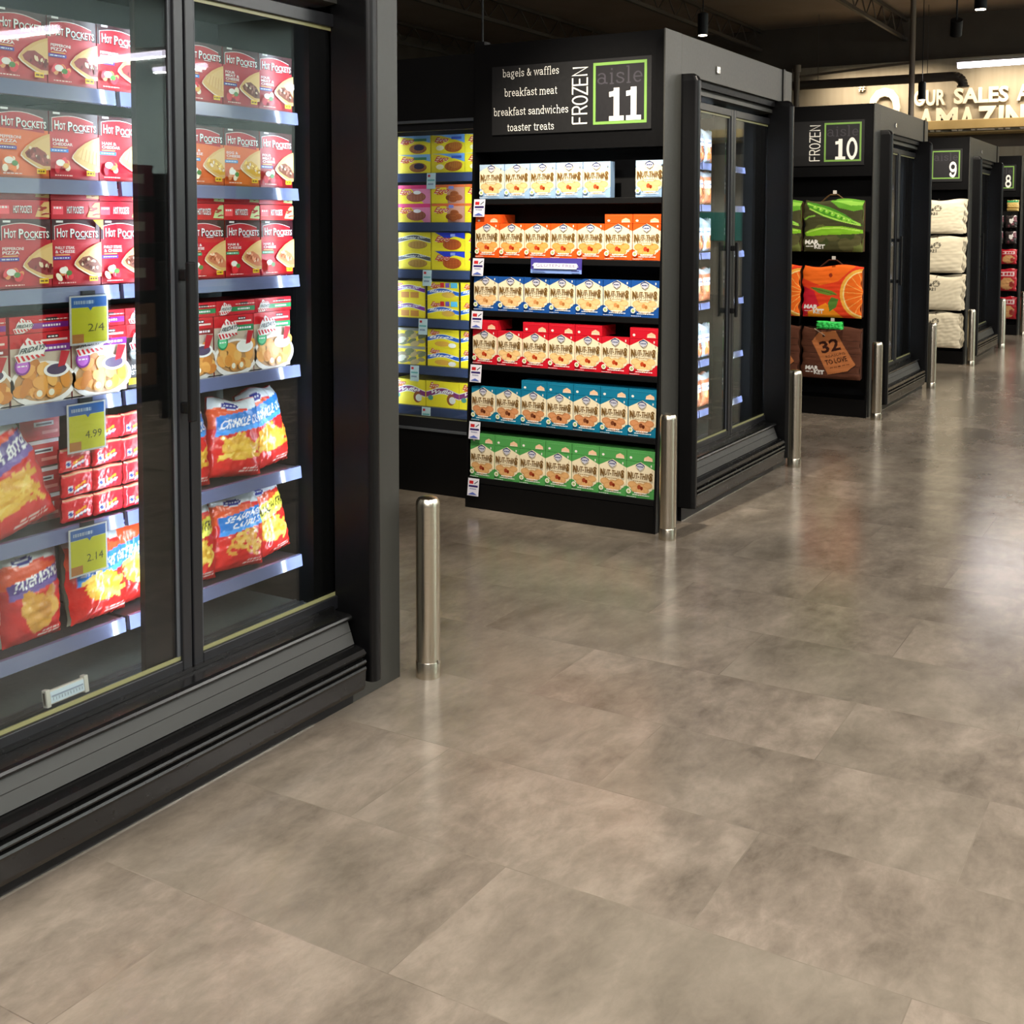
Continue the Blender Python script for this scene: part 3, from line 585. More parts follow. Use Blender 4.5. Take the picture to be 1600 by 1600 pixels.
# ------------------------------------------------------------------ bollards
def make_bollard():
    t = empty('bollard'); r = .040; H = .605
    mb = MB(); mb.lathe([(r, .055), (r, H-.03), (r*.95, H-.016), (r*.8, H-.006), (r*.5, H-.001), (0.002, H)], 40); mb.build('post', STEEL, t, smooth=True)
    mb = MB(); mb.lathe([(r+.0015, 0), (r+.0015, .052), (r, .055)], 40); mb.build('floor_sleeve', STEEL, t, smooth=True)
    mb = MB(); mb.box(-.006, -r-.004, .05, .006, -r-.001, .06); mb.build('set_screw', CHROME, t)
    return t
b0 = make_bollard()
BL = ['brushed steel bollard at the corner of the nearest freezer, largest of all', 'brushed steel bollard at the corner of the cracker shelves', 'brushed steel bollard at the far end of the aisle 11 block', 'brushed steel bollard at the corner of the picture shopping bag display',
      'brushed steel bollard at the far end of the aisle 10 block', 'brushed steel bollard at the corner of the cream cloth bag display', 'brushed steel bollard at the far end of the aisle 9 block', 'brushed steel bollard farthest away, beside the snack packet display']
for i, x in enumerate([3.175, 5.175, 7.15, 9.21, 11.26, 13.29, 15.4, 17.24]):
    t = b0 if i == 0 else copy_tree(b0); t.location = (x, 2.205, 0); tag(t, BL[i], 'bollard', 'steel bollards along the main aisle')

t = empty('grocery_shelf', (6.4, -3.6, 0), 'long dark grocery shelf across the aisle, mirrored faintly in the freezer glass', 'shelf')
mb = MB(); mb.box(0, 0, 0, 7, .6, .12); mb.box(0, 0, .12, 7, .04, 1.95); mb.build('shelf_frame', BLKS, t)
for z in (.5, .9, 1.3, 1.7): mb = MB(); mb.box(0, .04, z, 7, .5, z+.03); mb.build('shelf', BLKS, t)

# ================================================================== PRODUCTS: artwork
GOLDP = [(226, 176, 92), (236, 192, 112), (214, 158, 72)]
def pocket_art(body, fill, words, band=None, corner=False, seed=1):
    a = Art(); a.rect(0, 0, 1, 1, body); a.rect(0, .70, 1, 1, (62, 24, 30))
    arch = [(.06, .70)]+[(.06+.84*i/10, .90+.055*math.sin(math.pi*i/10)-.03*i/10) for i in range(11)]+[(.92, .66), (.5, .69)]
    a.line(arch[:12], .02, (240, 235, 232)); a.poly(arch, (186, 26, 44)); a.rect(0, .0, 1, .03, tuple(int(v*.8) for v in body))
    for k, (ch, x0, x1) in enumerate((('H', .10, .19), ('OT', .195, .32), ('P', .37, .46), ('OCKETS', .465, .95))):
        big = ch in 'HP'; z0 = .735-.028*(x0-.1); hh = .135 if big else .105
        a.text(ch, x0-.012, z0-.014, x1+.008, z0+hh-.004, (40, 14, 18), .02); a.text(ch, x0, z0, x1, z0+hh, (250, 248, 246), .02)
    a.text('BRAND', .5, .70, .66, .717, (240, 230, 230)) if False else a.rect(.5, .703, .68, .716, (240, 230, 230))
    y = .6
    for wd in words: L = min(.4, .06*len(wd)+.02); a.text(wd, .05, y-.045, .05+L, y, (248, 238, 236), .02); y -= .058
    a.rect(.05, y-.02, .34, y-.006, (250, 190, 120))
    a.rect(0, y-.085, .36, y-.035, band or (70, 60, 170)); scribble(a, .03, y-.068, .32, y-.052, (235, 240, 250), seed)
    # pastry: rounded triangular turnover cut by the right edge
    cr = [(1, .66), (.86, .62), (.70, .555), (.56, .47), (.46, .375), (.44, .33), (.50, .28), (.62, .22), (.76, .16), (.90, .13), (1, .125)]
    a.poly([(x-.02, y_-.012) if x < 1 else (1, y_) for x, y_ in cr], (246, 232, 205)); a.poly(cr, (225, 182, 112)); a.poly([(1, .62), (.8, .55), (.62, .45), (.53, .36), (.66, .3), (.84, .25), (1, .22)], (232, 194, 128))
    if fill:
        a.poly([(.50, .36), (.60, .43), (.74, .45), (.90, .38), (1, .27), (1, .18), (.86, .18), (.68, .24), (.54, .30)], fill)
        rd = random.Random(seed)
        for i in range(15): x = rd.uniform(.56, .96); a.ell(x, .45-.3*(x-.45)+rd.uniform(-.09, .03), rd.uniform(.02, .05), rd.uniform(.015, .03), rd.choice([tuple(min(255, v+50) for v in fill), (246, 224, 190), tuple(max(0, v-40) for v in fill)]), 8, rd.uniform(0, 180))
    else:
        for i in range(5): a.line([(.6+i*.08, .30-i*.02), (.66+i*.07, .47-i*.01)], .012, (206, 152, 84))
    blobs(a, .08, .12, .36, .27, 8, .07, [tuple(min(255, int(v*1.1+20)) for v in body), (250, 236, 210), (236, 150, 90)], seed+3)
    a.ell(.17, .24, .09, .05, (246, 244, 236)); a.ell(.28, .2, .06, .04, (86, 140, 70) if fill else (240, 180, 90))
    a.rect(.70, .06, .88, .135, (248, 204, 40)); scribble(a, .72, .085, .86, .11, (120, 80, 20), seed); scribble(a, .05, .045, .4, .06, (250, 220, 210), seed+1)
    a.rect(.02, .955, .16, .985, (235, 235, 235))
    if corner: a.poly([(.78, 1), (1, 1), (1, .84)], (250, 214, 40))
    return a
def lid_art(body, txt=True, pic=(226, 180, 110)):
    a = Art(); a.rect(0, 0, 1, 1, body); a.rect(.03, .25, .24, .7, tuple(min(255, v+60) for v in body)); scribble(a, .05, .55, .22, .66, (250, 240, 240), 3)
    a.text('HOT POCKETS', .305, .27, .665, .66, (60, 10, 20), .03); a.text('HOT POCKETS', .31, .3, .66, .7, (248, 246, 244), .02)
    a.poly([(.72, .12), (1, .08), (1, .92), (.9, .9), (.78, .55)], pic); blobs(a, .78, .2, .96, .7, 6, .05, [(170, 60, 50), (244, 220, 180)], 5, 1.6)
    return a
def fridays_logo(a, x, y, w_, h):
    a.poly([(x, y+h*.3), (x+w_*.12, y+h*.34), (x+w_*.2, y+h*.62), (x+w_*.42, y+h*.95), (x+w_*.6, y+h*.8), (x+w_*.85, y+h*.78), (x+w_, y+h*.5), (x+w_*.9, y+h*.25), (x+w_*.5, y+h*.02), (x+w_*.1, y)], (250, 248, 246))
    for i in range(6):
        q = x+w_*(.12+i*.15); a.poly([(q, y+h*(.02+.03*i)), (q+w_*.07, y+h*(.04+.03*i)), (q-w_*.02, y+h*.28), (q-w_*.09, y+h*.26)], (214, 30, 46))
        a.poly([(q+w_*.05, y+h*.68), (q+w_*.11, y+h*.66), (q+w_*.06, y+h*(.9-.03*i)), (q, y+h*(.88-.03*i))], (214, 30, 46))
    a.text('FRIDAYS', x+w_*.12, y+h*.33, x+w_*.9, y+h*.55, (40, 66, 70), .02, .12, .12)
def fridays_art(band, dark=False, seed=1):
    a = Art(); a.rect(0, 0, 1, 1, (206, 190, 172) if not dark else (52, 44, 44)); a.rect(0, .8, 1, 1, (206, 34, 44))
    a.rect(.5, .87, .95, .9, (246, 220, 210)); a.rect(.6, .91, .8, .96, (40, 40, 44)); scribble(a, .62, .925, .78, .945, (250, 250, 250), seed)
    a.rect(.4, .72, 1, .82, band); scribble(a, .5, .75, .92, .785, (246, 240, 250), seed)
    if not dark:
        a.ell(.52, .26, .56, .33, (244, 240, 236), 26); a.ell(.53, .28, .49, .27, (196, 150, 100), 24)
        blobs(a, .12, .12, .95, .50, 22, .12, [(222, 148, 66), (236, 168, 84), (206, 128, 52), (240, 184, 104)], seed)
        a.ell(.72, .45, .22, .11, (248, 246, 244), 20); a.ell(.72, .455, .17, .08, (88, 74, 100) if band[1] < 90 else (236, 238, 232), 18); a.poly([(.80, .72), (.95, .7), (.86, .5), (.74, .48)], (190, 40, 50))
        for x in (.42, .62): a.ell(x, .12, .085, .075, (226, 158, 84), 12); a.ell(x, .13, .05, .05, (238, 234, 214), 10)
    else:
        for i in range(7): a.line([(.25+i*.09, .25+.03*i), (.45+i*.09, .62)], .10, [(224, 152, 64), (238, 174, 84)][i % 2])
        a.text('MOZZARELLA', .08, .30, .85, .37, (236, 240, 246), .02); a.text('STICKS', .08, .21, .5, .28, (236, 240, 246), .02); a.rect(0, .06, 1, .16, (244, 190, 40))
    a.ell(.15, .55, .13, .13, band, 16); a.ell(.15, .55, .10, .10, tuple(min(255, v+70) for v in band), 16); scribble(a, .07, .54, .22, .56, (255, 255, 255), seed+1)
    fridays_logo(a, .02, .6, .52, .37); return a
def fridays_lid(band):
    a = Art(); a.rect(0, 0, 1, 1, (204, 30, 44)); a.rect(.35, .22, 1, .55, band); scribble(a, .55, .32, .85, .44, (250, 244, 250), 4); a.rect(.6, .66, .8, .85, (40, 40, 44)); scribble(a, .48, .7, .98, .76, (246, 220, 210), 6)
    fridays_logo(a, .04, .02, .34, .95); return a
def nut_art(base, light=None, nut=(178, 84, 44), crk=(236, 178, 110), seed=1):
    a = Art(); a.rect(0, 0, 1, 1, base)
    if light: a.rect(0, .84, 1, 1, light)
    a.poly([(.0, .80), (.5, 1.0), (1, .80), (1, .30), (.86, .26), (.72, .15), (.5, .11), (.28, .15), (.14, .26), (0, .30)], (246, 232, 196))
    for i in range(9): t = math.pi*(1.05+.9*i/8); a.ell(.5+.38*math.cos(t), .40+.235*math.sin(t), .09, .07, (246, 232, 196), 9)
    for x, y in ((.22, .36), (.5, .33), (.76, .37), (.34, .25), (.64, .24), (.5, .2)): a.ell(x, y, .17, .095, crk, 12); a.ell(x, y, .13, .065, tuple(min(255, v+12) for v in crk), 10)
    a.ell(.46, .31, .07, .065, nut, 10, 30); a.ell(.55, .28, .055, .05, tuple(max(0, v-30) for v in nut), 9, 60)
    a.poly([(.36, .93), (.5, .99), (.64, .93), (.66, .88), (.34, .88)], (40, 58, 110)); a.ell(.5, .87, .13, .075, (206, 206, 216), 14); scribble(a, .4, .86, .6, .89, (60, 70, 120), seed); a.poly([(.44, .81), (.56, .81), (.5, .77)], (206, 206, 216))
    a.text('NUT-THINS', .075, .53, .925, .70, (116, 84, 36), .025, .04); a.text('N', .06, .5, .2, .72, (116, 84, 36), .02); a.text('S', .82, .5, .94, .73, (116, 84, 36), .02)
    scribble(a, .25, .46, .75, .48, (150, 120, 70), seed)
    a.ell(.1, .175, .085, .07, (250, 246, 226), 14); a.ell(.1, .175, .05, .04, (170, 190, 120), 10)
    scribble(a, .3, .135, .75, .165, (248, 246, 240), seed+1); scribble(a, .25, .085, .85, .11, (248, 246, 240), seed+2); scribble(a, .04, .03, .4, .045, (230, 230, 230), seed)
    a.rect(.90, .90, .94, .96, (246, 240, 230)); return a
def nut_lid(base):
    a = Art(); a.rect(0, 0, 1, 1, base); a.ell(.14, .3, .05, .12, (246, 240, 230), 10); a.poly([(.6, .1), (.92, .1), (.9, .4), (.76, .6), (.62, .4)], tuple(min(255, v+50) for v in (196, 150, 110))); scribble(a, .62, .14, .9, .2, (244, 240, 230), 2); scribble(a, .1, .8, .9, .83, tuple(min(255, v+40) for v in base), 5); return a
def waf_art(kind, seed=1):
    yel, red, wf = (244, 222, 44), (206, 40, 44), (190, 110, 50); a = Art(); a.rect(0, 0, 1, 1, yel)
    def egg(x0, y0, x1, y1):
        x1 += .07; y0 -= .05; y1 += .03; a.text('Eggo', x0, y0-.02, x1, y1-.02, (250, 246, 240), .035, .3); a.text('Eggo', x0, y0, x1, y1, red, .02, .3)
    def waffle(x, y, rx, ry, c=wf):
        a.ell(x, y, rx, ry, tuple(max(0, v-24) for v in c), 18); a.ell(x-.004, y+.02, rx*.94, ry*.92, c, 18)
        for i in range(-2, 3): a.line([(x+i*rx*.33, y-ry*.7), (x+i*rx*.33, y+ry*.7)], .008, tuple(max(0, v-50) for v in c)); a.line([(x-rx*.8, y+i*ry*.3), (x+rx*.8, y+i*ry*.3)], .014, tuple(max(0, v-50) for v in c))
    def wave(c, y0, txt=None):
        up = [(i/14, y0+.12+.10*math.sin(i/14*5.2-1.0)) for i in range(15)]; lo = [(x, y-.19) for x, y in up[::-1]]; a.poly([(x, y+.03) for x, y in up]+[(x, y-.03) for x, y in lo], (246, 244, 240)); a.poly(up+lo, c)
        if txt: a.text(txt, .1, y0-.01, .82, y0+.14, (250, 250, 246), .02, .1, .05)
    if kind == 'blue': a.poly([(0, 1), (1, 1), (1, .55), (.6, .8), (.3, .95)], (120, 170, 226)); waffle(.66, .32, .26, .26); waffle(.74, .40, .2, .2, (206, 130, 60)); a.rect(.62, .74, .92, .88, (60, 90, 180)); egg(.08, .58, .4, .84); a.ell(.28, .3, .12, .14, (250, 240, 200))
    if kind == 'green': a.poly([(0, 1), (1, 1), (1, .6), (.4, .9)], (130, 180, 230)); waffle(.62, .3, .27, .26, (176, 116, 66)); waffle(.66, .36, .16, .16, (70, 60, 90)); a.rect(.5, .7, .9, .84, (70, 130, 90)); egg(.06, .58, .38, .84)
    if kind == 'pink': a.rect(0, .8, 1, 1, (226, 60, 120)); a.poly([(.4, .8), (1, .8), (1, 0), (.8, 0)], (236, 140, 176)); waffle(.56, .36, .3, .28, (176, 104, 80)); a.ell(.6, .6, .12, .1, (250, 246, 244)); egg(.03, .5, .3, .78)
    if kind == 'orange': a.rect(0, .86, 1, 1, (226, 110, 60)); a.poly([(.45, .86), (1, .86), (1, .0), (.5, 0)], (206, 150, 130)); [waffle(x, y, .13, .16, (186, 106, 58)) for x, y in ((.56, .3), (.7, .5), (.82, .3), (.68, .22))]; a.rect(.55, .76, .7, .92, (120, 130, 200)); egg(.08, .5, .42, .8)
    if kind == 'navy': a.poly([(.1, 1), (1, 1), (1, .66), (.7, .8), (.45, .62), (.3, .8)], (40, 60, 190)); waffle(.62, .36, .28, .3, (196, 96, 44)); a.rect(.58, .78, .72, .93, (150, 170, 240)); egg(.08, .5, .42, .78)
    if kind == 'oat': wave((84, 84, 84), .62, 'Healthy Oats'); waffle(.6, .32, .3, .22, (206, 160, 80))
    if kind == 'toast': wave((130, 50, 150), .55, 'CINNAMON TOAST'); [a.rect(x, .08, x+.26, .4, (206, 140, 60)) for x in (.25, .55)]; egg(.02, .74, .2, .92)
    if kind == 'blast': wave((40, 100, 200), .42, 'Blasters'); a.ell(.68, .3, .2, .16, (230, 180, 80)); egg(.12, .68, .36, .9); a.rect(.44, .7, .56, .95, (210, 40, 50)); a.rect(.6, .7, .72, .95, (120, 90, 180)); a.rect(.76, .68, .96, .96, (90, 190, 230)); a.rect(0, 0, .05, 1, (30, 30, 20))
    if kind == 'bites': wave((40, 100, 200), .5, 'Bites'); a.ell(.5, .22, .24, .15, (226, 170, 70)); a.ell(.8, .16, .12, .13, (250, 246, 236)); egg(.1, .72, .3, .93); a.rect(0, 0, .05, 1, (30, 30, 20))
    if kind == 'sand': a.rect(0, .85, 1, 1, (150, 150, 146)); blobs(a, .15, .1, .95, .75, 16, .16, [(150, 140, 110), (206, 206, 180), (120, 126, 90), (190, 170, 120)], 4)
    if kind == 'waff': wave((130, 50, 110), .52, 'Waffles'); a.ell(.76, .32, .13, .22, (150, 84, 44)); a.ell(.8, .3, .1, .14, (230, 230, 220)); egg(.08, .74, .28, .93); a.ell(.14, .35, .08, .1, (80, 150, 130))
    return a
def fry_bag(bandc, txt, kind, tc=(246, 246, 250), slope=.22, txt2=None, white=.82, seed=1, band=(.60, .80)):
    a = Art(); a.rect(0, 0, 1, 1, (214, 38, 34)); a.poly([(0, white+.02), (.5, white+.06), (1, white+.02), (1, 1), (0, 1)], (226, 232, 236)); a.poly([(0, .86), (.35, .9), (.8, .80), (1, .84), (1, .66), (0, .6)], (226, 84, 40))
    b0, b1 = band; a.poly([(.08, b0-.03), (1, b0+.10), (1, b1+.10), (.08, b1-.04)], bandc); lt = tuple(min(255, v+40) for v in bandc); a.poly([(.08, b0-.09), (1, b0+.04), (1, b0+.10), (.08, b0-.03)], lt)
    k = .12
    if txt2: a.text(txt, .14, b0+.075, .90, b0+.16, tc, .02, .1, k); a.text(txt2, .24, b0-.012, .82, b0+.065, tc, .02, .1, k)
    else: a.text(txt, .12, b0-.005, .97, b0+.11, tc, .025, .05, k)
    if kind == 'fries': a.ell(.45, .36, .3, .16, (230, 176, 60), 14); fries(a, .25, .25, .8, .48, 22, seed)
    if kind == 'curls':
        rd = random.Random(seed)
        for i in range(12): a.line(arc(rd.uniform(.2, .75), rd.uniform(.22, .45), .09, .06, 0, 300, 8), .045, rd.choice([(232, 170, 70), (216, 146, 52), (240, 190, 96)]))
    if kind == 'tots': blobs(a, .2, .22, .72, .45, 15, .14, [(222, 160, 64), (236, 180, 84), (206, 140, 50)], seed)
    a.ell(.32, .90, .19, .055, (240, 240, 250), 18); a.ell(.32, .90, .165, .042, (44, 50, 140), 18); a.text('~~~', .2, .885, .44, .912, (235, 235, 250), .03) if False else scribble(a, .2, .89, .44, .91, (230, 232, 250), seed)
    scribble(a, .5, .06, .9, .08, (250, 220, 210), seed); scribble(a, .55, .1, .85, .115, (250, 220, 210), seed+1); return a

# ------------------------------------------------------------------ nearest freezer: cartons (world x, local depth)
FX, FY = 1.17, YF+.226
RED, ORG = (196, 34, 50), (232, 106, 36)
W_, H_ = .147, .168
A = {'pep': pocket_art(RED, (150, 44, 48), ['PEPPERONI', 'PIZZA'], (80, 60, 170), seed=2), 'ham': pocket_art(RED, None, ['HAM &', 'CHEDDAR'], (40, 130, 220), seed=3),
     'orp': pocket_art(ORG, (150, 50, 40), ['PEPPERONI', 'PIZZA'], (80, 60, 170), seed=4), 'egg': pocket_art(ORG, (222, 170, 50), ['EGG &', 'CHEESE'], (90, 160, 220), seed=5),
     'meat': pocket_art((180, 30, 48), (120, 66, 50), ['FOUR', 'MEAT &', 'CHEESE'], (60, 60, 150), seed=6), 'phi': pocket_art(RED, (140, 80, 60), ['PHILLY STEAK', '& CHEESE'], (90, 50, 160), True, seed=7),
     'hamg': pocket_art((206, 30, 40), (214, 130, 90), ['HAM &', 'CHEESE'], (60, 160, 100), seed=8)}
PM = {k: carton('pastry_box', W_, H_, .045, (150, 24, 36), a) for k, a in A.items()}
DESC = {'pep': 'red pepperoni pastry box', 'ham': 'red pastry box with blue stripe', 'orp': 'orange pepperoni pastry box', 'egg': 'orange egg pastry box', 'meat': 'dark red meat pastry box', 'phi': 'red pastry box with yellow corner', 'hamg': 'red pastry box with green stripe'}
rows = [(1.846, ['pep', 'pep', 'pep', 'pep', 'ham', 'ham', 'meat', 'meat'], 'top shelf'), (1.611, ['pep', 'orp', 'ham', 'ham', 'egg', 'egg', 'egg', 'meat'], 'second shelf'), (1.341, ['pep', 'pep', 'phi', 'phi', 'hamg', 'hamg', 'hamg', 'hamg'], 'third shelf')]
POSN = {0: 'eighth', 1: 'seventh', 2: 'sixth', 3: 'fifth', 4: 'fourth', 5: 'third', 6: 'second', 7: 'first'}
for z, ks, sh in rows:
    for i, k in enumerate(ks):
        if i == 0 or i == 4 and False: continue
        x = 2.871-.151*(7-i)-.0755
        put('pastry_box', PM[k], (x, FY, z), '%s, %s from the right end of the %s' % (DESC[k], POSN[i], sh), 'box', 'pastry boxes on the '+sh, rz=random.uniform(-.02, .02))
LIDR = carton('pastry_box_flat', .149, .047, .17, (178, 26, 40), lid_art((198, 30, 46))); LIDB = carton('pastry_box_flat', .149, .047, .17, (178, 26, 40), lid_art((206, 36, 40), pic=(200, 214, 150)))
for lay in (0, 1):
    for i in range(8):
        if i == 0: continue
        x = 2.871-.151*(7-i)-.0755
        put('pastry_box', LIDR if i < 4 else LIDB, (x+random.uniform(-.003, .003), FY+.002, 1.341+H_+.0012+lay*.0485), 'red pastry box lying flat, %s layer, %s from the right on the third shelf' % (['lower', 'upper'][lay], POSN[i]), 'box', 'flat pastry boxes on the third shelf')
PUR, GRN = (132, 44, 150), (40, 140, 84)
FM = {'p': carton('appetizer_box', .176, .172, .06, (170, 26, 38), fridays_art(PUR, seed=11)), 'g': carton('appetizer_box', .163, .172, .06, (170, 26, 38), fridays_art(GRN, seed=12)), 'm': carton('appetizer_box', .15, .172, .06, (170, 26, 38), fridays_art((60, 60, 60), True, seed=13)),
      'w': carton('appetizer_box', .176, .172, .06, (170, 26, 38), fridays_art((150, 40, 40), seed=14))}
fr_ = [('w', 1.745, 'red appetizer box with wings, cut by the left edge of the view, fourth shelf'), ('p', 1.927, 'red appetizer box with purple band left of the yellow price sign, fourth shelf'), ('p', 2.107, 'red appetizer box with purple band just under the 2/4 price sign, fourth shelf'), ('m', 2.272, 'black and yellow mozzarella stick box behind the door post, fourth shelf'),
       ('w', 2.428, 'dark plated appetizer box right of the door post, fourth shelf'), ('g', 2.602, 'red appetizer box with green band, left one of two on the fourth shelf'), ('g', 2.768, 'red appetizer box with green band at the right end of the fourth shelf')]
for k, x, lb in fr_: put('appetizer_box', FM[k], (x, FY, 1.056), lb, 'box', 'appetizer boxes on the fourth shelf')
FL = {'p': carton('appetizer_lid', .172, .042, .17, (176, 26, 38), fridays_lid(PUR)), 'g': carton('appetizer_lid', .162, .042, .17, (176, 26, 38), fridays_lid(GRN))}
for k, x, lb in (('p', 1.745, 'at the left edge of the view'), ('p', 1.927, 'left of the yellow price sign'), ('p', 2.107, 'behind the yellow price sign'), ('p', 2.283, 'behind the door post'), ('g', 2.45, 'right of the door post'), ('g', 2.614, 'second from the right end'), ('g', 2.778, 'at the right end')):
    put('appetizer_box', FL[k], (x, FY+.003, 1.056+.1732), 'red appetizer box lying flat on the fourth shelf, '+lb, 'box', 'flat appetizer boxes')
# bags, fifth and sixth shelf
def bag(me, x, z, lb, grp, dy=.04, rx=-.16, ry=0, rz=0): return put('frozen_food_bag', me, (x, FY+dy, z), lb, 'bag', grp, rx=rx, ry=ry, rz=rz)
BLU, VIO, YEL = (36, 120, 206), (84, 60, 140), (226, 216, 70)
G5, G6 = 'frozen bags on the fifth shelf', 'frozen bags on the lowest shelf'
BK = (200, 34, 32)
crk = fry_bag(BLU, 'CRINKLE CUT', 'fries', seed=21)
B1 = bag_mesh('crinkle_bag', .205, .235, .085, crk, (214, 38, 34), BK, seed=1, top_in=.12)
B2 = bag_mesh('crinkle_bag', .19, .25, .085, crk, (214, 38, 34), BK, seed=5, top_in=.16)
bag(B1, 2.42, .733, 'red and blue crinkle cut fries bag beside the door post, fifth shelf', G5, ry=.05)
bag(B1, 2.625, .733, 'red and blue crinkle cut fries bag in the middle of three, fifth shelf', G5, ry=.12, rz=-.1)
bag(B2, 2.80, .733, 'red and blue crinkle cut fries bag at the right end, fifth shelf', G5, ry=-.10, dy=.06)
tb = bag_mesh('tater_bag', .27, .29, .09, fry_bag(VIO, 'TATER BITES', 'fries', seed=22, band=(.58, .74)), (214, 38, 34), BK, seed=2, top_in=.3)
bag(tb, 1.845, .733, 'large red bag with violet TATER BITES band leaning right, fifth shelf', G5, ry=-.26, rx=-.12, dy=.03)
sa = Art(); sa.rect(0, 0, 1, 1, (208, 36, 48)); sa.rect(0, .9, 1, 1, (216, 186, 150)); sa.rect(.12, .2, .3, .5, (226, 226, 236)); sa.ell(.21, .33, .06, .1, (60, 70, 150)); sa.poly([(.35, .28), (.7, .5), (.7, .6), (.35, .38)], (240, 170, 40)); sa.poly([(.34, .16), (.75, .36), (.75, .44), (.34, .24)], (236, 240, 244)); sa.line([(.34, .12), (.76, .32)], .03, (40, 50, 110))
SP = bag_mesh('wrapped_pack', .096, .062, .022, sa, (208, 36, 48), (190, 30, 40), nx=26, ny=18, crinkle=.004, seed=4, square=True)
sb = Art(); sb.rect(0, 0, 1, 1, (196, 34, 40)); sb.rect(0, .86, 1, 1, (230, 230, 234)); sb.rect(.35, .5, .85, .68, (236, 236, 238)); sb.rect(.4, .55, .8, .62, (60, 50, 60)); sb.rect(.55, .2, .95, .32, (240, 150, 140))
SL = carton('wrapped_box', .12, .068, .1, (180, 150, 120), sb)
G7 = 'small red wrapped packs on the fifth shelf'
cl = ['left', 'middle', 'right', 'far right']; rw = ['lowest', 'second', 'third', 'top']
for j in range(4):
    for i in range(4):
        if j == 3 and i == 0: continue
        put('wrapped_pack', SP, (2.032+i*.0985+random.uniform(-.003, .003), FY+.012+.002*j, .733+j*.065), 'small red wrapped frozen pack, %s row, %s column beside the tater bites bag' % (rw[j], cl[i]), 'pack', G7, ry=random.uniform(-.03, .03))
for j in range(2): put('wrapped_box', SL, (1.968+.004*j, FY+.07, .876+j*.0695), 'red and white wrapped box behind the tater bites bag, %s of the two' % ['lower', 'upper'][j], 'box', 'wrapped boxes behind the bags')
put('wrapped_box', SL, (1.968, FY+.07, .803), 'red and white wrapped box low behind the tater bites bag', 'box', 'wrapped boxes behind the bags'); put('wrapped_box', SL, (1.968, FY+.07, .733), 'red and white wrapped box at the shelf behind the tater bites bag', 'box', 'wrapped boxes behind the bags')
tr_ = bag_mesh('tater_rounds_bag', .172, .235, .085, fry_bag(VIO, 'TATER ROUNDS', 'tots', seed=23, band=(.58, .70)), (214, 38, 34), (226, 222, 200), seed=3, top_in=-.02)
bag(tr_, 1.905, .449, 'red bag with violet TATER ROUNDS band and a clear top, lowest shelf', G6, rx=-.1)
st_ = fry_bag(BLU, 'STRAIGHT CUT', 'fries', seed=24, band=(.50, .68)); S1 = bag_mesh('straight_bag', .20, .235, .09, st_, (214, 38, 34), (226, 222, 200), seed=6, top_in=.05); S2 = bag_mesh('straight_bag', .19, .255, .08, st_, (214, 38, 34), (226, 222, 200), seed=8, top_in=.0)
bag(S1, 2.11, .449, 'red and blue straight cut fries bag under the lowest price sign', G6, rz=.12, ry=.04); bag(S2, 2.28, .449, 'red and blue straight cut fries bag partly behind the door post, lowest shelf', G6, ry=-.03, dy=.07)
yl = bag_mesh('yellow_bag', .18, .235, .08, fry_bag(YEL, 'RANCH FRIES', 'fries', (60, 50, 20), seed=25, band=(.56, .72)), (214, 38, 34), BK, seed=7, top_in=.1)
bag(yl, 2.45, .449, 'red bag with yellow band beside the door post, lowest shelf', G6, ry=.06); bag(bag_mesh('curls_bag', .22, .225, .085, fry_bag(BLU, 'SEASONED', 'curls', seed=26, txt2='CURLS', band=(.54, .74)), (214, 38, 34), BK, seed=9, top_in=.08), 2.635, .449, 'red bag with blue SEASONED CURLS band, lowest shelf', G6, ry=.10)
bag(yl, 2.805, .449, 'red bag with yellow band and clear top at the right end of the lowest shelf', G6, ry=-.12, dy=.06)
# hanging price signs inside the sleeves
def price_sign(x, z, txt, lb):
    a = Art(); a.rect(0, 0, 1, 1, (240, 244, 246)); a.rect(.04, .76, .96, .97, (50, 120, 206)); a.poly([(.46, .76), (.62, .76), (.53, .68)], (50, 120, 206)); a.rect(.04, .04, .96, .755, (232, 234, 40)); a.poly([(.46, .77), (.60, .77), (.53, .69)], (50, 120, 206)); a.rect(.04, .04, .34, .22, (214, 140, 70)); a.text(txt, .45, .26, .88, .42, (96, 104, 40)); scribble(a, .1, .83, .6, .9, (190, 216, 244), 3)
    t = empty('price_sign', (x, 0, z), lb, 'sign', 'yellow price signs in the nearest freezer'); t.location = (x, 2.474, z)
    mb = MB(); mb.box(-.06, 0, -.125, .06, .0015, 0, (238, 240, 244)); a.place(mb, (-.06, 0, -.125), (.12, 0, 0), (0, 0, .125), (0, -1, 0)); mb.build('printed_card', CARD, t)
    mb = MB(); mb.box(-.064, -.004, -.13, .064, -.003, .004); mb.build('clear_sleeve', SLEEVE, t); mb = MB(); mb.box(-.02, 0, -.002, .02, .008, .012); mb.build('clip', SHELFM, t)
price_sign(2.05, 1.316, '2/4', 'yellow and blue price sign reading 2/4 hung from the third shelf'); price_sign(2.035, 1.042, '4.99', 'yellow and blue price sign reading 4.99 hung from the fourth shelf'); price_sign(2.032, .722, '2.14', 'yellow and blue price sign hung from the fifth shelf, over the straight cut bags')
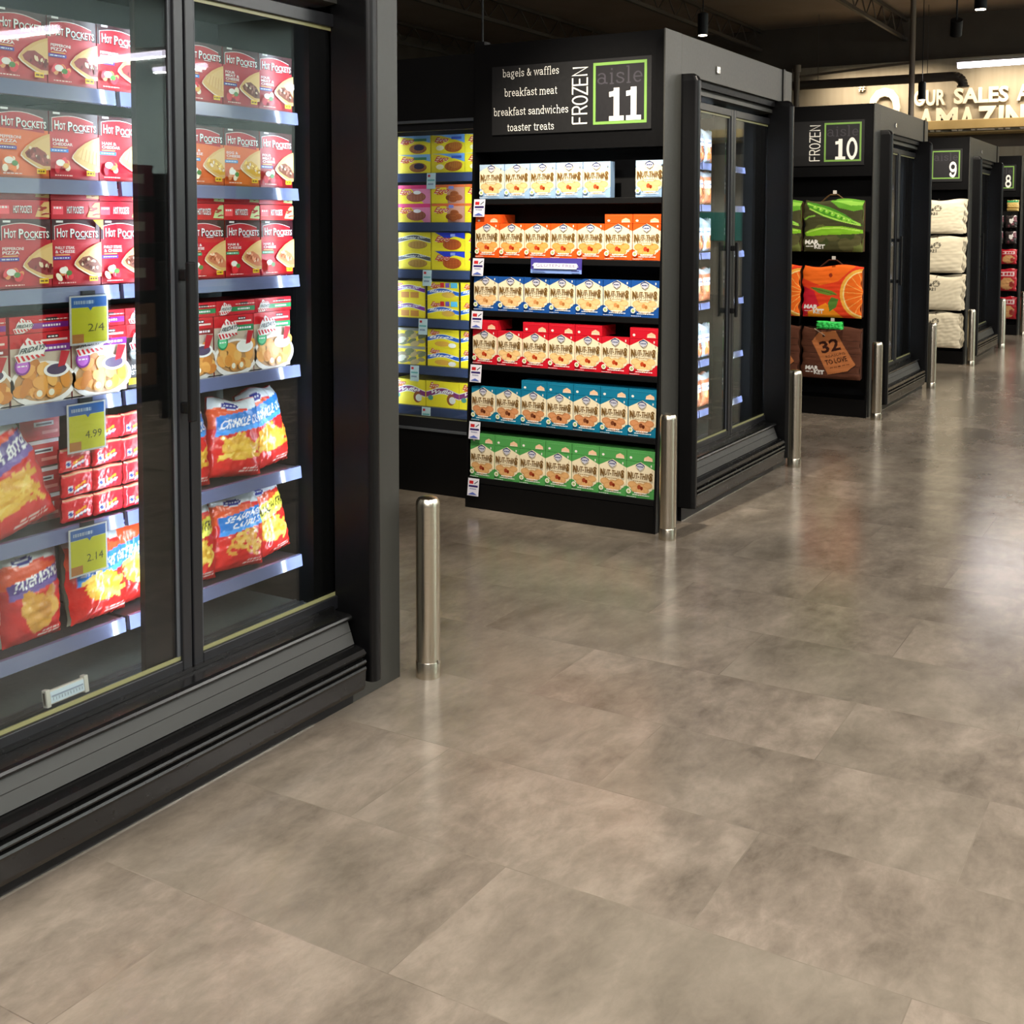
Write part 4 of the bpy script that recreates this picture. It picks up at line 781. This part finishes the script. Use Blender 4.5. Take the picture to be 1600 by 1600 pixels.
# thermometer
t = empty('thermometer', (1.89, 2.389, .352), 'white strip thermometer lying inside the nearest freezer door at the bottom', 'thermometer'); t.rotation_euler = (R(-8), 0, 0)
mb = MB(); mb.box(-.062, 0, -.016, .062, .012, .018); mb.build('scale_body', WHITE, t, bevel=.002)
a = Art(); a.rect(0, 0, 1, 1, (206, 220, 232)); [a.rect(.1+i*.08, .2, .11+i*.08, .45, (60, 70, 90)) for i in range(11)]; a.rect(.06, .55, .94, .68, (150, 160, 180)); mb = MB(); a.place(mb, (-.052, -.0004, -.013), (.104, 0, 0), (0, 0, .028), (0, -1, 0)); mb.build('scale_print', PRINT, t)
for x in (-.062, .05): mb = MB(); mb.box(x, -.004, -.02, x+.012, .014, .023); mb.build('end_cap', WHITE, t, bevel=.002)

# ------------------------------------------------------------------ cracker cartons on the shelf end
NW, NH = .149, .178
kinds = [((150, 182, 216), (178, 202, 226), 'pale blue'), ((236, 92, 30), None, 'orange'), ((30, 84, 160), None, 'dark blue'), ((208, 26, 44), None, 'red'), ((20, 122, 156), None, 'teal'), ((82, 160, 84), None, 'green')]
nuts = [(178, 84, 44), (196, 70, 36), (214, 150, 90), (196, 76, 36), (120, 66, 40), (160, 70, 40)]; crks = [(236, 184, 124), (240, 160, 80), (236, 190, 130), (238, 196, 130), (206, 140, 90), (214, 164, 104)]
ROWN = ['top', 'second', 'third', 'fourth', 'fifth', 'lowest']
for r, (cb, lt, nm) in enumerate(kinds):
    me = carton('cracker_box', NW, NH, .05, cb, nut_art(cb, lt, nuts[r], crks[r], r), axis='x'); lid = carton('cracker_box_flat', NW, .052, .155, cb, nut_lid(cb), axis='x'); ld2 = carton('cracker_box_flat', NW, .045, .155, cb, nut_lid(cb), axis='x')
    ys = [3.36-.1517*(i+.5) for i in range(7)]; ys = [y-.02 for y in ys] if r == 0 else ys
    if r == 0: ys = [3.34-.1525*(i+.5) for i in range(5)]+[2.366]
    for i, y in enumerate(ys):
        x = 5.27+lean(ZS[r])+.006+random.uniform(0, .004)
        ord_ = ['first', 'second', 'third', 'fourth', 'fifth', 'sixth', 'seventh'][i]
        lb = '%s cracker box standing on the %s shelf, %s from the left' % (nm, ROWN[r], ord_) if not (r == 0 and i == 5) else 'pale blue cracker box standing alone at the right end of the top shelf'
        put('cracker_box', me, (x, y, ZS[r]-.0015), lb, 'box', '%s cracker boxes' % nm, rz=random.uniform(-.015, .015))
        if (r, i) in ((1, 0), (1, 5), (1, 6), (3, 0), (3, 2), (3, 3), (3, 4), (3, 6)) or (r == 4 and i >= 2) or r == 5:
            put('cracker_box', lid if r != 1 else ld2, (x+.003, y, ZS[r]+NH), '%s cracker box lying flat on the box %s from the left, %s shelf' % (nm, ord_, ROWN[r]), 'box', '%s cracker boxes' % nm, rz=random.uniform(-.01, .01))
def tag_art():
    a = Art(); a.rect(0, 0, 1, 1, (232, 230, 240)); a.rect(.12, .68, .5, .86, (200, 40, 44)); a.line([(.6, .7), (.9, .86)], .06, (70, 80, 90)); a.rect(.1, .5, .92, .61, (50, 36, 100)); scribble(a, .2, .38, .8, .43, (120, 130, 170), 2); a.poly([(.08, .08), (.5, .22), (.92, .08)], (90, 110, 190)); return a
ta = tag_art(); mb = MB(); i = 0; mb.box(0, -.034, -.092, .0015, .034, 0, (232, 230, 240)); ta.place(mb, (0, .034, -.092), (0, -.068, 0), (0, 0, .092), (-1, 0, 0)); TAGM = mb.mesh('price_tag', CARD)
for r in range(6):
    put('price_tag', TAGM, (5.27+lean(ZS[r])-.014, 3.325, ZS[r]-.006 if r else 1.628), 'white price tag with purple bar hanging at the left end below the %s cracker shelf' % ROWN[r], 'tag', 'price tags on the cracker shelves', rz=.0, ry=.12)
a = Art(); a.rect(0, 0, 1, 1, (74, 64, 150)); a.rect(0, 0, 1, .26, (130, 160, 222)); blobs(a, .1, .4, .9, .62, 40, .07, [(240, 244, 252)], 3, .8); a.rect(.08, .3, .92, .66, (240, 244, 252)); a.rect(.05, .17, .3, .24, (70, 80, 140)); a.rect(.82, .14, .97, .2, (60, 60, 120)); a.text('GLUTEN FREE', .12, .42, .9, .6, (150, 120, 170))
mb = MB(); mb.box(0, -.146, 0, .003, .146, .078, (74, 64, 150)); a.place(mb, (0, .146, 0), (0, -.292, 0), (0, 0, .078), (-1, 0, 0)); me = mb.mesh('shelf_sign', CARD)
put('shelf_sign', me, (5.248, 2.857, 1.250), 'small purple and white sign clipped under the orange cracker boxes', 'sign', ry=.05)

# ------------------------------------------------------------------ waffle cartons in the aisle freezer
wk = [('green', 'blue', 'blue'), ('pink', 'orange', 'orange'), ('oat', 'navy', 'navy'), ('toast', 'blast', 'blast'), ('sand', 'bites', 'bites'), ('waff', 'waff', 'waff')]
wm = {}
for r, ks in enumerate(wk):
    off = 0 if r < 3 else .04
    for i, k in enumerate(ks):
        hh = .105 if r < 5 else .148
        if (k, hh) not in wm: wm[(k, hh)] = carton('waffle_box', .225, hh, .2, (236, 214, 50), waf_art(k), side=(226, 206, 40), axis='x')
        for lv in range(2 if r < 5 else 1):
            put('waffle_box', wm[(k, hh)], (5.585, 3.966-.2275*i+off-(.005 if i else 0), RZ[r]+.001+lv*(hh+.001)), 'yellow waffle box, %s column, %s on the %s shelf of the aisle freezer' % (['left', 'middle', 'right'][i], 'single' if r == 5 else ['lower', 'upper'][lv], ROWN[r]), 'box', 'waffle boxes in the aisle freezer')
ta2 = Art(); ta2.rect(0, 0, 1, 1, (206, 228, 232)); ta2.rect(.12, .75, .4, .9, (200, 50, 60)); ta2.rect(.1, .5, .9, .6, (110, 180, 180)); scribble(ta2, .15, .25, .8, .35, (120, 130, 160), 3)
mb = MB(); mb.box(0, -.03, -.09, .0015, .03, 0, (206, 228, 232)); ta2.place(mb, (0, .03, -.09), (0, -.06, 0), (0, 0, .09), (-1, 0, 0)); T2 = mb.mesh('price_tag', CARD)
for r, y in enumerate((3.83, 3.87, 3.86, 3.89, 3.95, 3.87)):
    if r == 1: continue
    put('price_tag', T2, (5.560, y, RZ[r]-.002), 'pale price tag on the rail under the %s shelf of the aisle freezer' % ROWN[r], 'tag', 'price tags in the aisle freezer', ry=.05)

# ------------------------------------------------------------------ aisle 11 block: tall bags and boxes seen through the glass
def side_bag(col, seed):
    a = Art(); a.rect(0, 0, 1, 1, col); a.rect(0, .8, 1, 1, (170, 176, 180)); blobs(a, .15, .1, .85, .4, 10, .15, [(206, 120, 60), (226, 180, 120), (160, 90, 50)], seed); a.rect(.1, .5, .9, .68, (250, 250, 250)); scribble(a, .2, .56, .8, .62, (40, 60, 140), seed); return bag_mesh('side_bag', .13, .19, .06, a, col, col, nx=20, ny=24, seed=seed)
SBM = [side_bag((150, 160, 176), 1), side_bag((70, 150, 80), 2), side_bag((190, 110, 70), 3), side_bag((60, 120, 130), 4)]
sn = ['top', 'second', 'third', 'fourth', 'fifth', 'lowest']
for r, z in enumerate(SHZ):
    for i in range(4): put('frozen_food_bag', SBM[(r*2+i//2) % 4], (5.27+1.05+i*.14, FY+.03, z+.003), '%s frozen bag in the aisle 11 block, %s shelf, %s from the door post' % (['white', 'green', 'red', 'pale blue'][(r*2+i//2) % 4], sn[r], ['first', 'second', 'third', 'fourth'][i]), 'bag', 'frozen bags in the aisle 11 block', rx=-.1)

rd = random.Random(9)
for r, z in enumerate((.121, .531, .931, 1.331, 1.731)):
    for i in range(8):
        cc = [(70, 150, 60), (120, 40, 60), (60, 50, 110), (150, 110, 80), (90, 70, 50), (190, 180, 170)][rd.randrange(6)]
        a = Art(); a.rect(0, 0, 1, 1, cc); a.rect(.2, .4, .8, .7, (220, 210, 190)); put('grocery_pack', carton('grocery_pack', .5, .24+.05*rd.random(), .2, cc, a, axis='y'), (6.9+i*.85, -3.1, z), 'boxed grocery pack on the shelf across the aisle, outside the view', 'pack', 'packs across the aisle', rz=math.pi)
# ------------------------------------------------------------------ shopping bags
def market(a, x, y, s_, c=(248, 246, 240)): a.text('MAR', x, y+.085*s_, x+.23*s_, y+.17*s_, c, .04); a.text('KET', x+.15*s_, y, x+.33*s_, y+.085*s_, c, .04); scribble(a, x, y+.04*s_, x+.13*s_, y+.05*s_, c, 2)
pea = Art(); pea.rect(0, 0, 1, 1, (66, 66, 38)); blobs(pea, .1, 0, 1, .4, 12, .16, [(84, 82, 48), (96, 104, 50), (60, 70, 34)], 3)
pea.poly([(.45, .98), (.6, .84), (.85, .78), (1, .82), (1, 1), (.5, 1)], (96, 160, 44)); pea.poly([(.5, .97), (.8, .88), (1, .9), (1, .96)], (150, 206, 80))
pod = [(.02, .97), (.2, .96), (.45, .86), (.7, .72), (.9, .58), (.98, .50), (.8, .54), (.55, .60), (.3, .70), (.12, .82)]; pea.poly(pod, (70, 140, 36)); pea.line([(.05, .94), (.3, .86), (.6, .72), (.95, .53)], .03, (150, 210, 80)); pea.line([(.1, .84), (.35, .70), (.62, .60), (.95, .51)], .025, (170, 220, 90))
for x, y in ((.2, .87), (.3, .82), (.40, .78), (.5, .73), (.6, .68), (.7, .63), (.78, .60)): pea.ell(x, y, .04, .042, (130, 200, 60), 12); pea.ell(x-.01, y+.012, .016, .016, (190, 232, 120), 8)
pea.poly([(0, .36), (.12, .43), (.35, .49), (.62, .50), (.85, .46), (1, .42), (1, .36), (.75, .34), (.45, .33), (.2, .31), (.04, .30)], (126, 186, 40)); pea.line([(.04, .37), (.3, .45), (.6, .465), (.95, .41)], .025, (178, 222, 90))
pea.line([(.02, .62), (.1, .68), (.2, .7)], .03, (120, 170, 60)); market(pea, .04, .06, 1)
org = Art(); org.rect(0, 0, 1, 1, (232, 66, 30)); org.poly([(0, 1), (.9, 1), (.6, .7), (.3, .62), (0, .75)], (246, 110, 30)); org.poly([(0, .6), (.2, .5), (.3, .2), (0, 0)], (206, 30, 50)); org.poly([(.1, .1), (.4, .28), (.7, .0), (.1, 0)], (250, 150, 30)); org.ell(.48, .82, .03, .04, (150, 50, 20))
org.poly([(.12, .58), (.3, .57), (.5, .52), (.6, .45), (.45, .43), (.28, .47)], (110, 140, 50)); org.poly([(.5, .40), (.62, .36), (.58, .2), (.47, .12), (.44, .28)], (86, 130, 50)); org.line([(.15, .57), (.4, .5), (.58, .44)], .012, (60, 90, 30))
org.ell(1.08, .47, .44, .5, (246, 178, 70), 40); org.ell(1.08, .47, .39, .45, (250, 226, 150), 40); org.ell(1.08, .47, .37, .43, (240, 110, 30), 40)
for k in range(7): t_ = R(110+k*22); org.line([(1.08, .47), (1.08+.37*math.cos(t_), .47+.43*math.sin(t_))], .01, (250, 180, 90))
market(org, .04, .07, 1)
brn = Art(); brn.rect(0, 0, 1, 1, (92, 54, 38)); [brn.rect(.0, i*.125, 1, i*.125+.006, (62, 36, 26)) for i in range(8)]; rd = random.Random(5)
for i in range(40): y = rd.random(); x = rd.random()*.8; brn.line([(x, y), (x+.2, y+rd.uniform(-.01, .01))], .006, rd.choice([(112, 68, 48), (74, 42, 30)]))
tg = [(.18, .72), (.3, .92), (.58, .93), (.92, .30), (.80, .17), (.46, .08)]; brn.poly([(x+.01, y-.015) for x, y in tg], (50, 28, 20)); brn.poly(tg, (196, 120, 70)); brn.ell(.38, .84, .025, .025, (60, 30, 20))
def rot(a, txt, x, y, w2, h, c, bold, ang=17):
    v, f = text_tris(txt, bold); k = R(ang); P = [(x+px*w2*math.cos(k)-py*h*math.sin(k), y+px*w2*math.sin(k)+py*h*math.cos(k)) for px, py in v]; a.L.append(([[P[i] for i in q] for q in f], c))
rot(brn, '32', .36, .48, .34, .24, (58, 26, 16), .03); rot(brn, 'REASONS', .43, .40, .34, .05, (58, 26, 16), .0); rot(brn, 'TO LOVE', .43, .26, .38, .10, (58, 26, 16), .02); rot(brn, 'OUR MARKET', .5, .17, .34, .045, (58, 26, 16), .0) if False else rot(brn, '~ ~ ~ ~ ~', .5, .2, .34, .02, (58, 26, 16), .03)
brn.line([(.2, 1.0), (.36, .88), (.40, .84)], .012, (226, 206, 180)); market(brn, .08, .08, .95)
def shop_bag(art, edge, W=.455, H=.40, D=.035):
    m1 = bag_mesh('bag_face', W, H, D, art, edge, edge, nx=130, ny=110, axis='x', crinkle=.003, m=CLOTH, square=True, seed=3); return m1
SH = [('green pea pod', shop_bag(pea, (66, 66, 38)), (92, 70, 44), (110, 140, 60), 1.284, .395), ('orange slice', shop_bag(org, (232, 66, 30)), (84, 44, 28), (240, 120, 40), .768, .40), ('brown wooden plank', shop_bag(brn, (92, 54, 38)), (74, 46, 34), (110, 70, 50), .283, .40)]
for nm, me, gc, gc2, z, H in SH:
    for side, y in (('right', 2.582), ('left', 3.070)):
        K = .9855; x = 9.29*K+.001; y = y*K; z_ = 1.5+(z-1.5)*K
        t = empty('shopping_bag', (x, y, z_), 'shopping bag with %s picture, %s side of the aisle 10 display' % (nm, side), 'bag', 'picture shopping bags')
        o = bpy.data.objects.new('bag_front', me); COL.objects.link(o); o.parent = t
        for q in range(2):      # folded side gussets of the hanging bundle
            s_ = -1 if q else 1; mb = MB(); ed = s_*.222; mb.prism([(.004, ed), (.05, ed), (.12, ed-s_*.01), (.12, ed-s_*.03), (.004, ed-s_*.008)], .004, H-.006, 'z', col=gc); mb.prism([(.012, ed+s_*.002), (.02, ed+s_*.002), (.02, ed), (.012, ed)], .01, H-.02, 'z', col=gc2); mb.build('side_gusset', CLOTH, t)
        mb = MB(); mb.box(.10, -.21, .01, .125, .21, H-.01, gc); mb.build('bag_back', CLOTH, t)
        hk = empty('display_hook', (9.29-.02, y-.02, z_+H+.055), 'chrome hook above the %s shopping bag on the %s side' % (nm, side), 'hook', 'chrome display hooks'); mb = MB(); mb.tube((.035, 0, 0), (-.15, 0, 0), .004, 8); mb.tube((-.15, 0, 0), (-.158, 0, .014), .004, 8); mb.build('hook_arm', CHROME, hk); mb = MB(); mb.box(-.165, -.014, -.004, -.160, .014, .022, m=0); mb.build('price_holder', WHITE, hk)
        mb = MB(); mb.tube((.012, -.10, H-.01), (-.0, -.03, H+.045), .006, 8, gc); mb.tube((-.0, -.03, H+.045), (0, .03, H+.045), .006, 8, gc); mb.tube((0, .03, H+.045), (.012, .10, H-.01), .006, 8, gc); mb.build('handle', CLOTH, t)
gr_ = Art(); gr_.rect(0, 0, 1, 1, (70, 222, 104)); gme = bag_mesh('net_ribbon', .20, .06, .06, gr_, (70, 222, 104), (60, 200, 92), nx=36, ny=14, axis='x', crinkle=.022, seed=6, m=CLOTH)
put('net_ribbon', gme, (9.135, 2.548, .692), 'bright green crumpled ribbon on top of the brown shopping bag', 'ribbon')
wh = Art(); wh.rect(0, 0, 1, 1, (222, 212, 186)); wh.text('MAR', .2, .68, .36, .78, (60, 56, 46), .02); wh.text('KET', .3, .57, .44, .67, (60, 56, 46), .02); wh.line(arc(.44, .77, .07, .075, 0, 360, 14), .022, (60, 56, 46)); wh.line([(.38, .77), (.44, .82), (.5, .76)], .02, (60, 56, 46))
for r, (z0, z1) in enumerate(((1.40, 1.75), (.98, 1.36), (.575, .94), (.17, .535))):
    H = z1-z0; t = empty('cloth_bag', (13.39-.125, 2.56*.991, 1.5+(z0-1.5)*.991), 'bundle of crumpled cream cloth bags hanging %s of four on the aisle 9 display' % ['topmost', 'second', 'third', 'lowest'][r], 'bag', 'cream cloth bag bundles')
    for k in range(3):
        me = bag_mesh('cloth_face', .46-.01*k, H, .05, wh if r < 3 or k else wh, (222, 212, 186), (206, 196, 170), nx=50, ny=40, axis='x', crinkle=.0045 if r < 3 else .008, seed=r*3+k, top_in=-.05 if r < 3 else .1, m=CLOTH)
        o = bpy.data.objects.new('folded_bag', me); COL.objects.link(o); o.parent = t; o.location = (k*.04, -.014*k, .006*k)
    hk = empty('display_hook', (13.37, 2.56, z1+.02), 'chrome hook holding the %s cream bag bundle' % ['topmost', 'second', 'third', 'lowest'][r], 'hook', 'chrome display hooks'); mb = MB(); mb.tube((.04, 0, 0), (-.14, 0, 0), .005, 8); mb.build('hook_arm', CHROME, hk)
# snack packets on the last display
def pk(W, H, art, c): return bag_mesh('packet', W, H, .05, art, c, c, nx=22, ny=26, axis='x', seed=3)
s1 = Art(); s1.rect(0, 0, 1, 1, (206, 176, 106)); s1.rect(0, .8, 1, 1, (40, 130, 80)); s1.rect(0, .25, 1, .36, (120, 90, 40)); s2 = Art(); s2.rect(0, 0, 1, 1, (50, 44, 44)); blobs(s2, .1, .1, .9, .9, 12, .16, [(226, 206, 206), (240, 236, 232), (120, 70, 80)], 2)
s3 = Art(); s3.rect(0, 0, 1, 1, (180, 30, 44)); s3.rect(.1, .68, .9, .86, (236, 206, 206)); scribble(s3, .12, .7, .88, .84, (180, 30, 44), 2); s3.ell(.5, .34, .4, .28, (214, 160, 106), 14); s3.ell(.75, .3, .16, .14, (150, 50, 40))
pm = [pk(.15, .15, s1, (206, 176, 106)), pk(.14, .17, s2, (50, 44, 44)), pk(.2, .2, s3, (180, 30, 44)), pk(.23, .30, s3, (180, 30, 44))]
for k, y, z, lb in ((0, 2.375, 1.68, 'yellow and green packet at the top of the aisle 8 display'), (1, 2.39, 1.455, 'white and dark packet under the yellow one, aisle 8 display'), (1, 2.56, 1.455, 'white and dark packet on the left, upper row, aisle 8 display'), (1, 2.39, 1.24, 'white and dark packet above the red packets, aisle 8 display'), (1, 2.56, 1.24, 'white and dark packet on the left, lower row, aisle 8 display'),
                    (2, 2.41, .965, 'small red snack packet, topmost of the three red ones'), (3, 2.42, .60, 'large red snack packet, middle of the three red ones'), (3, 2.41, .22, 'large red snack packet, lowest of the three red ones')):
    put('snack_packet', pm[k], (17.33-.045, y, z), lb, 'packet', 'snack packets on the aisle 8 display')
    hk = empty('display_hook', (17.33, y, z+(.17, .19, .22, .33)[k]), 'chrome hook of the '+lb, 'hook', 'chrome display hooks'); mb = MB(); mb.tube((.04, 0, 0), (-.07, 0, 0), .005, 8); mb.build('hook_arm', CHROME, hk)
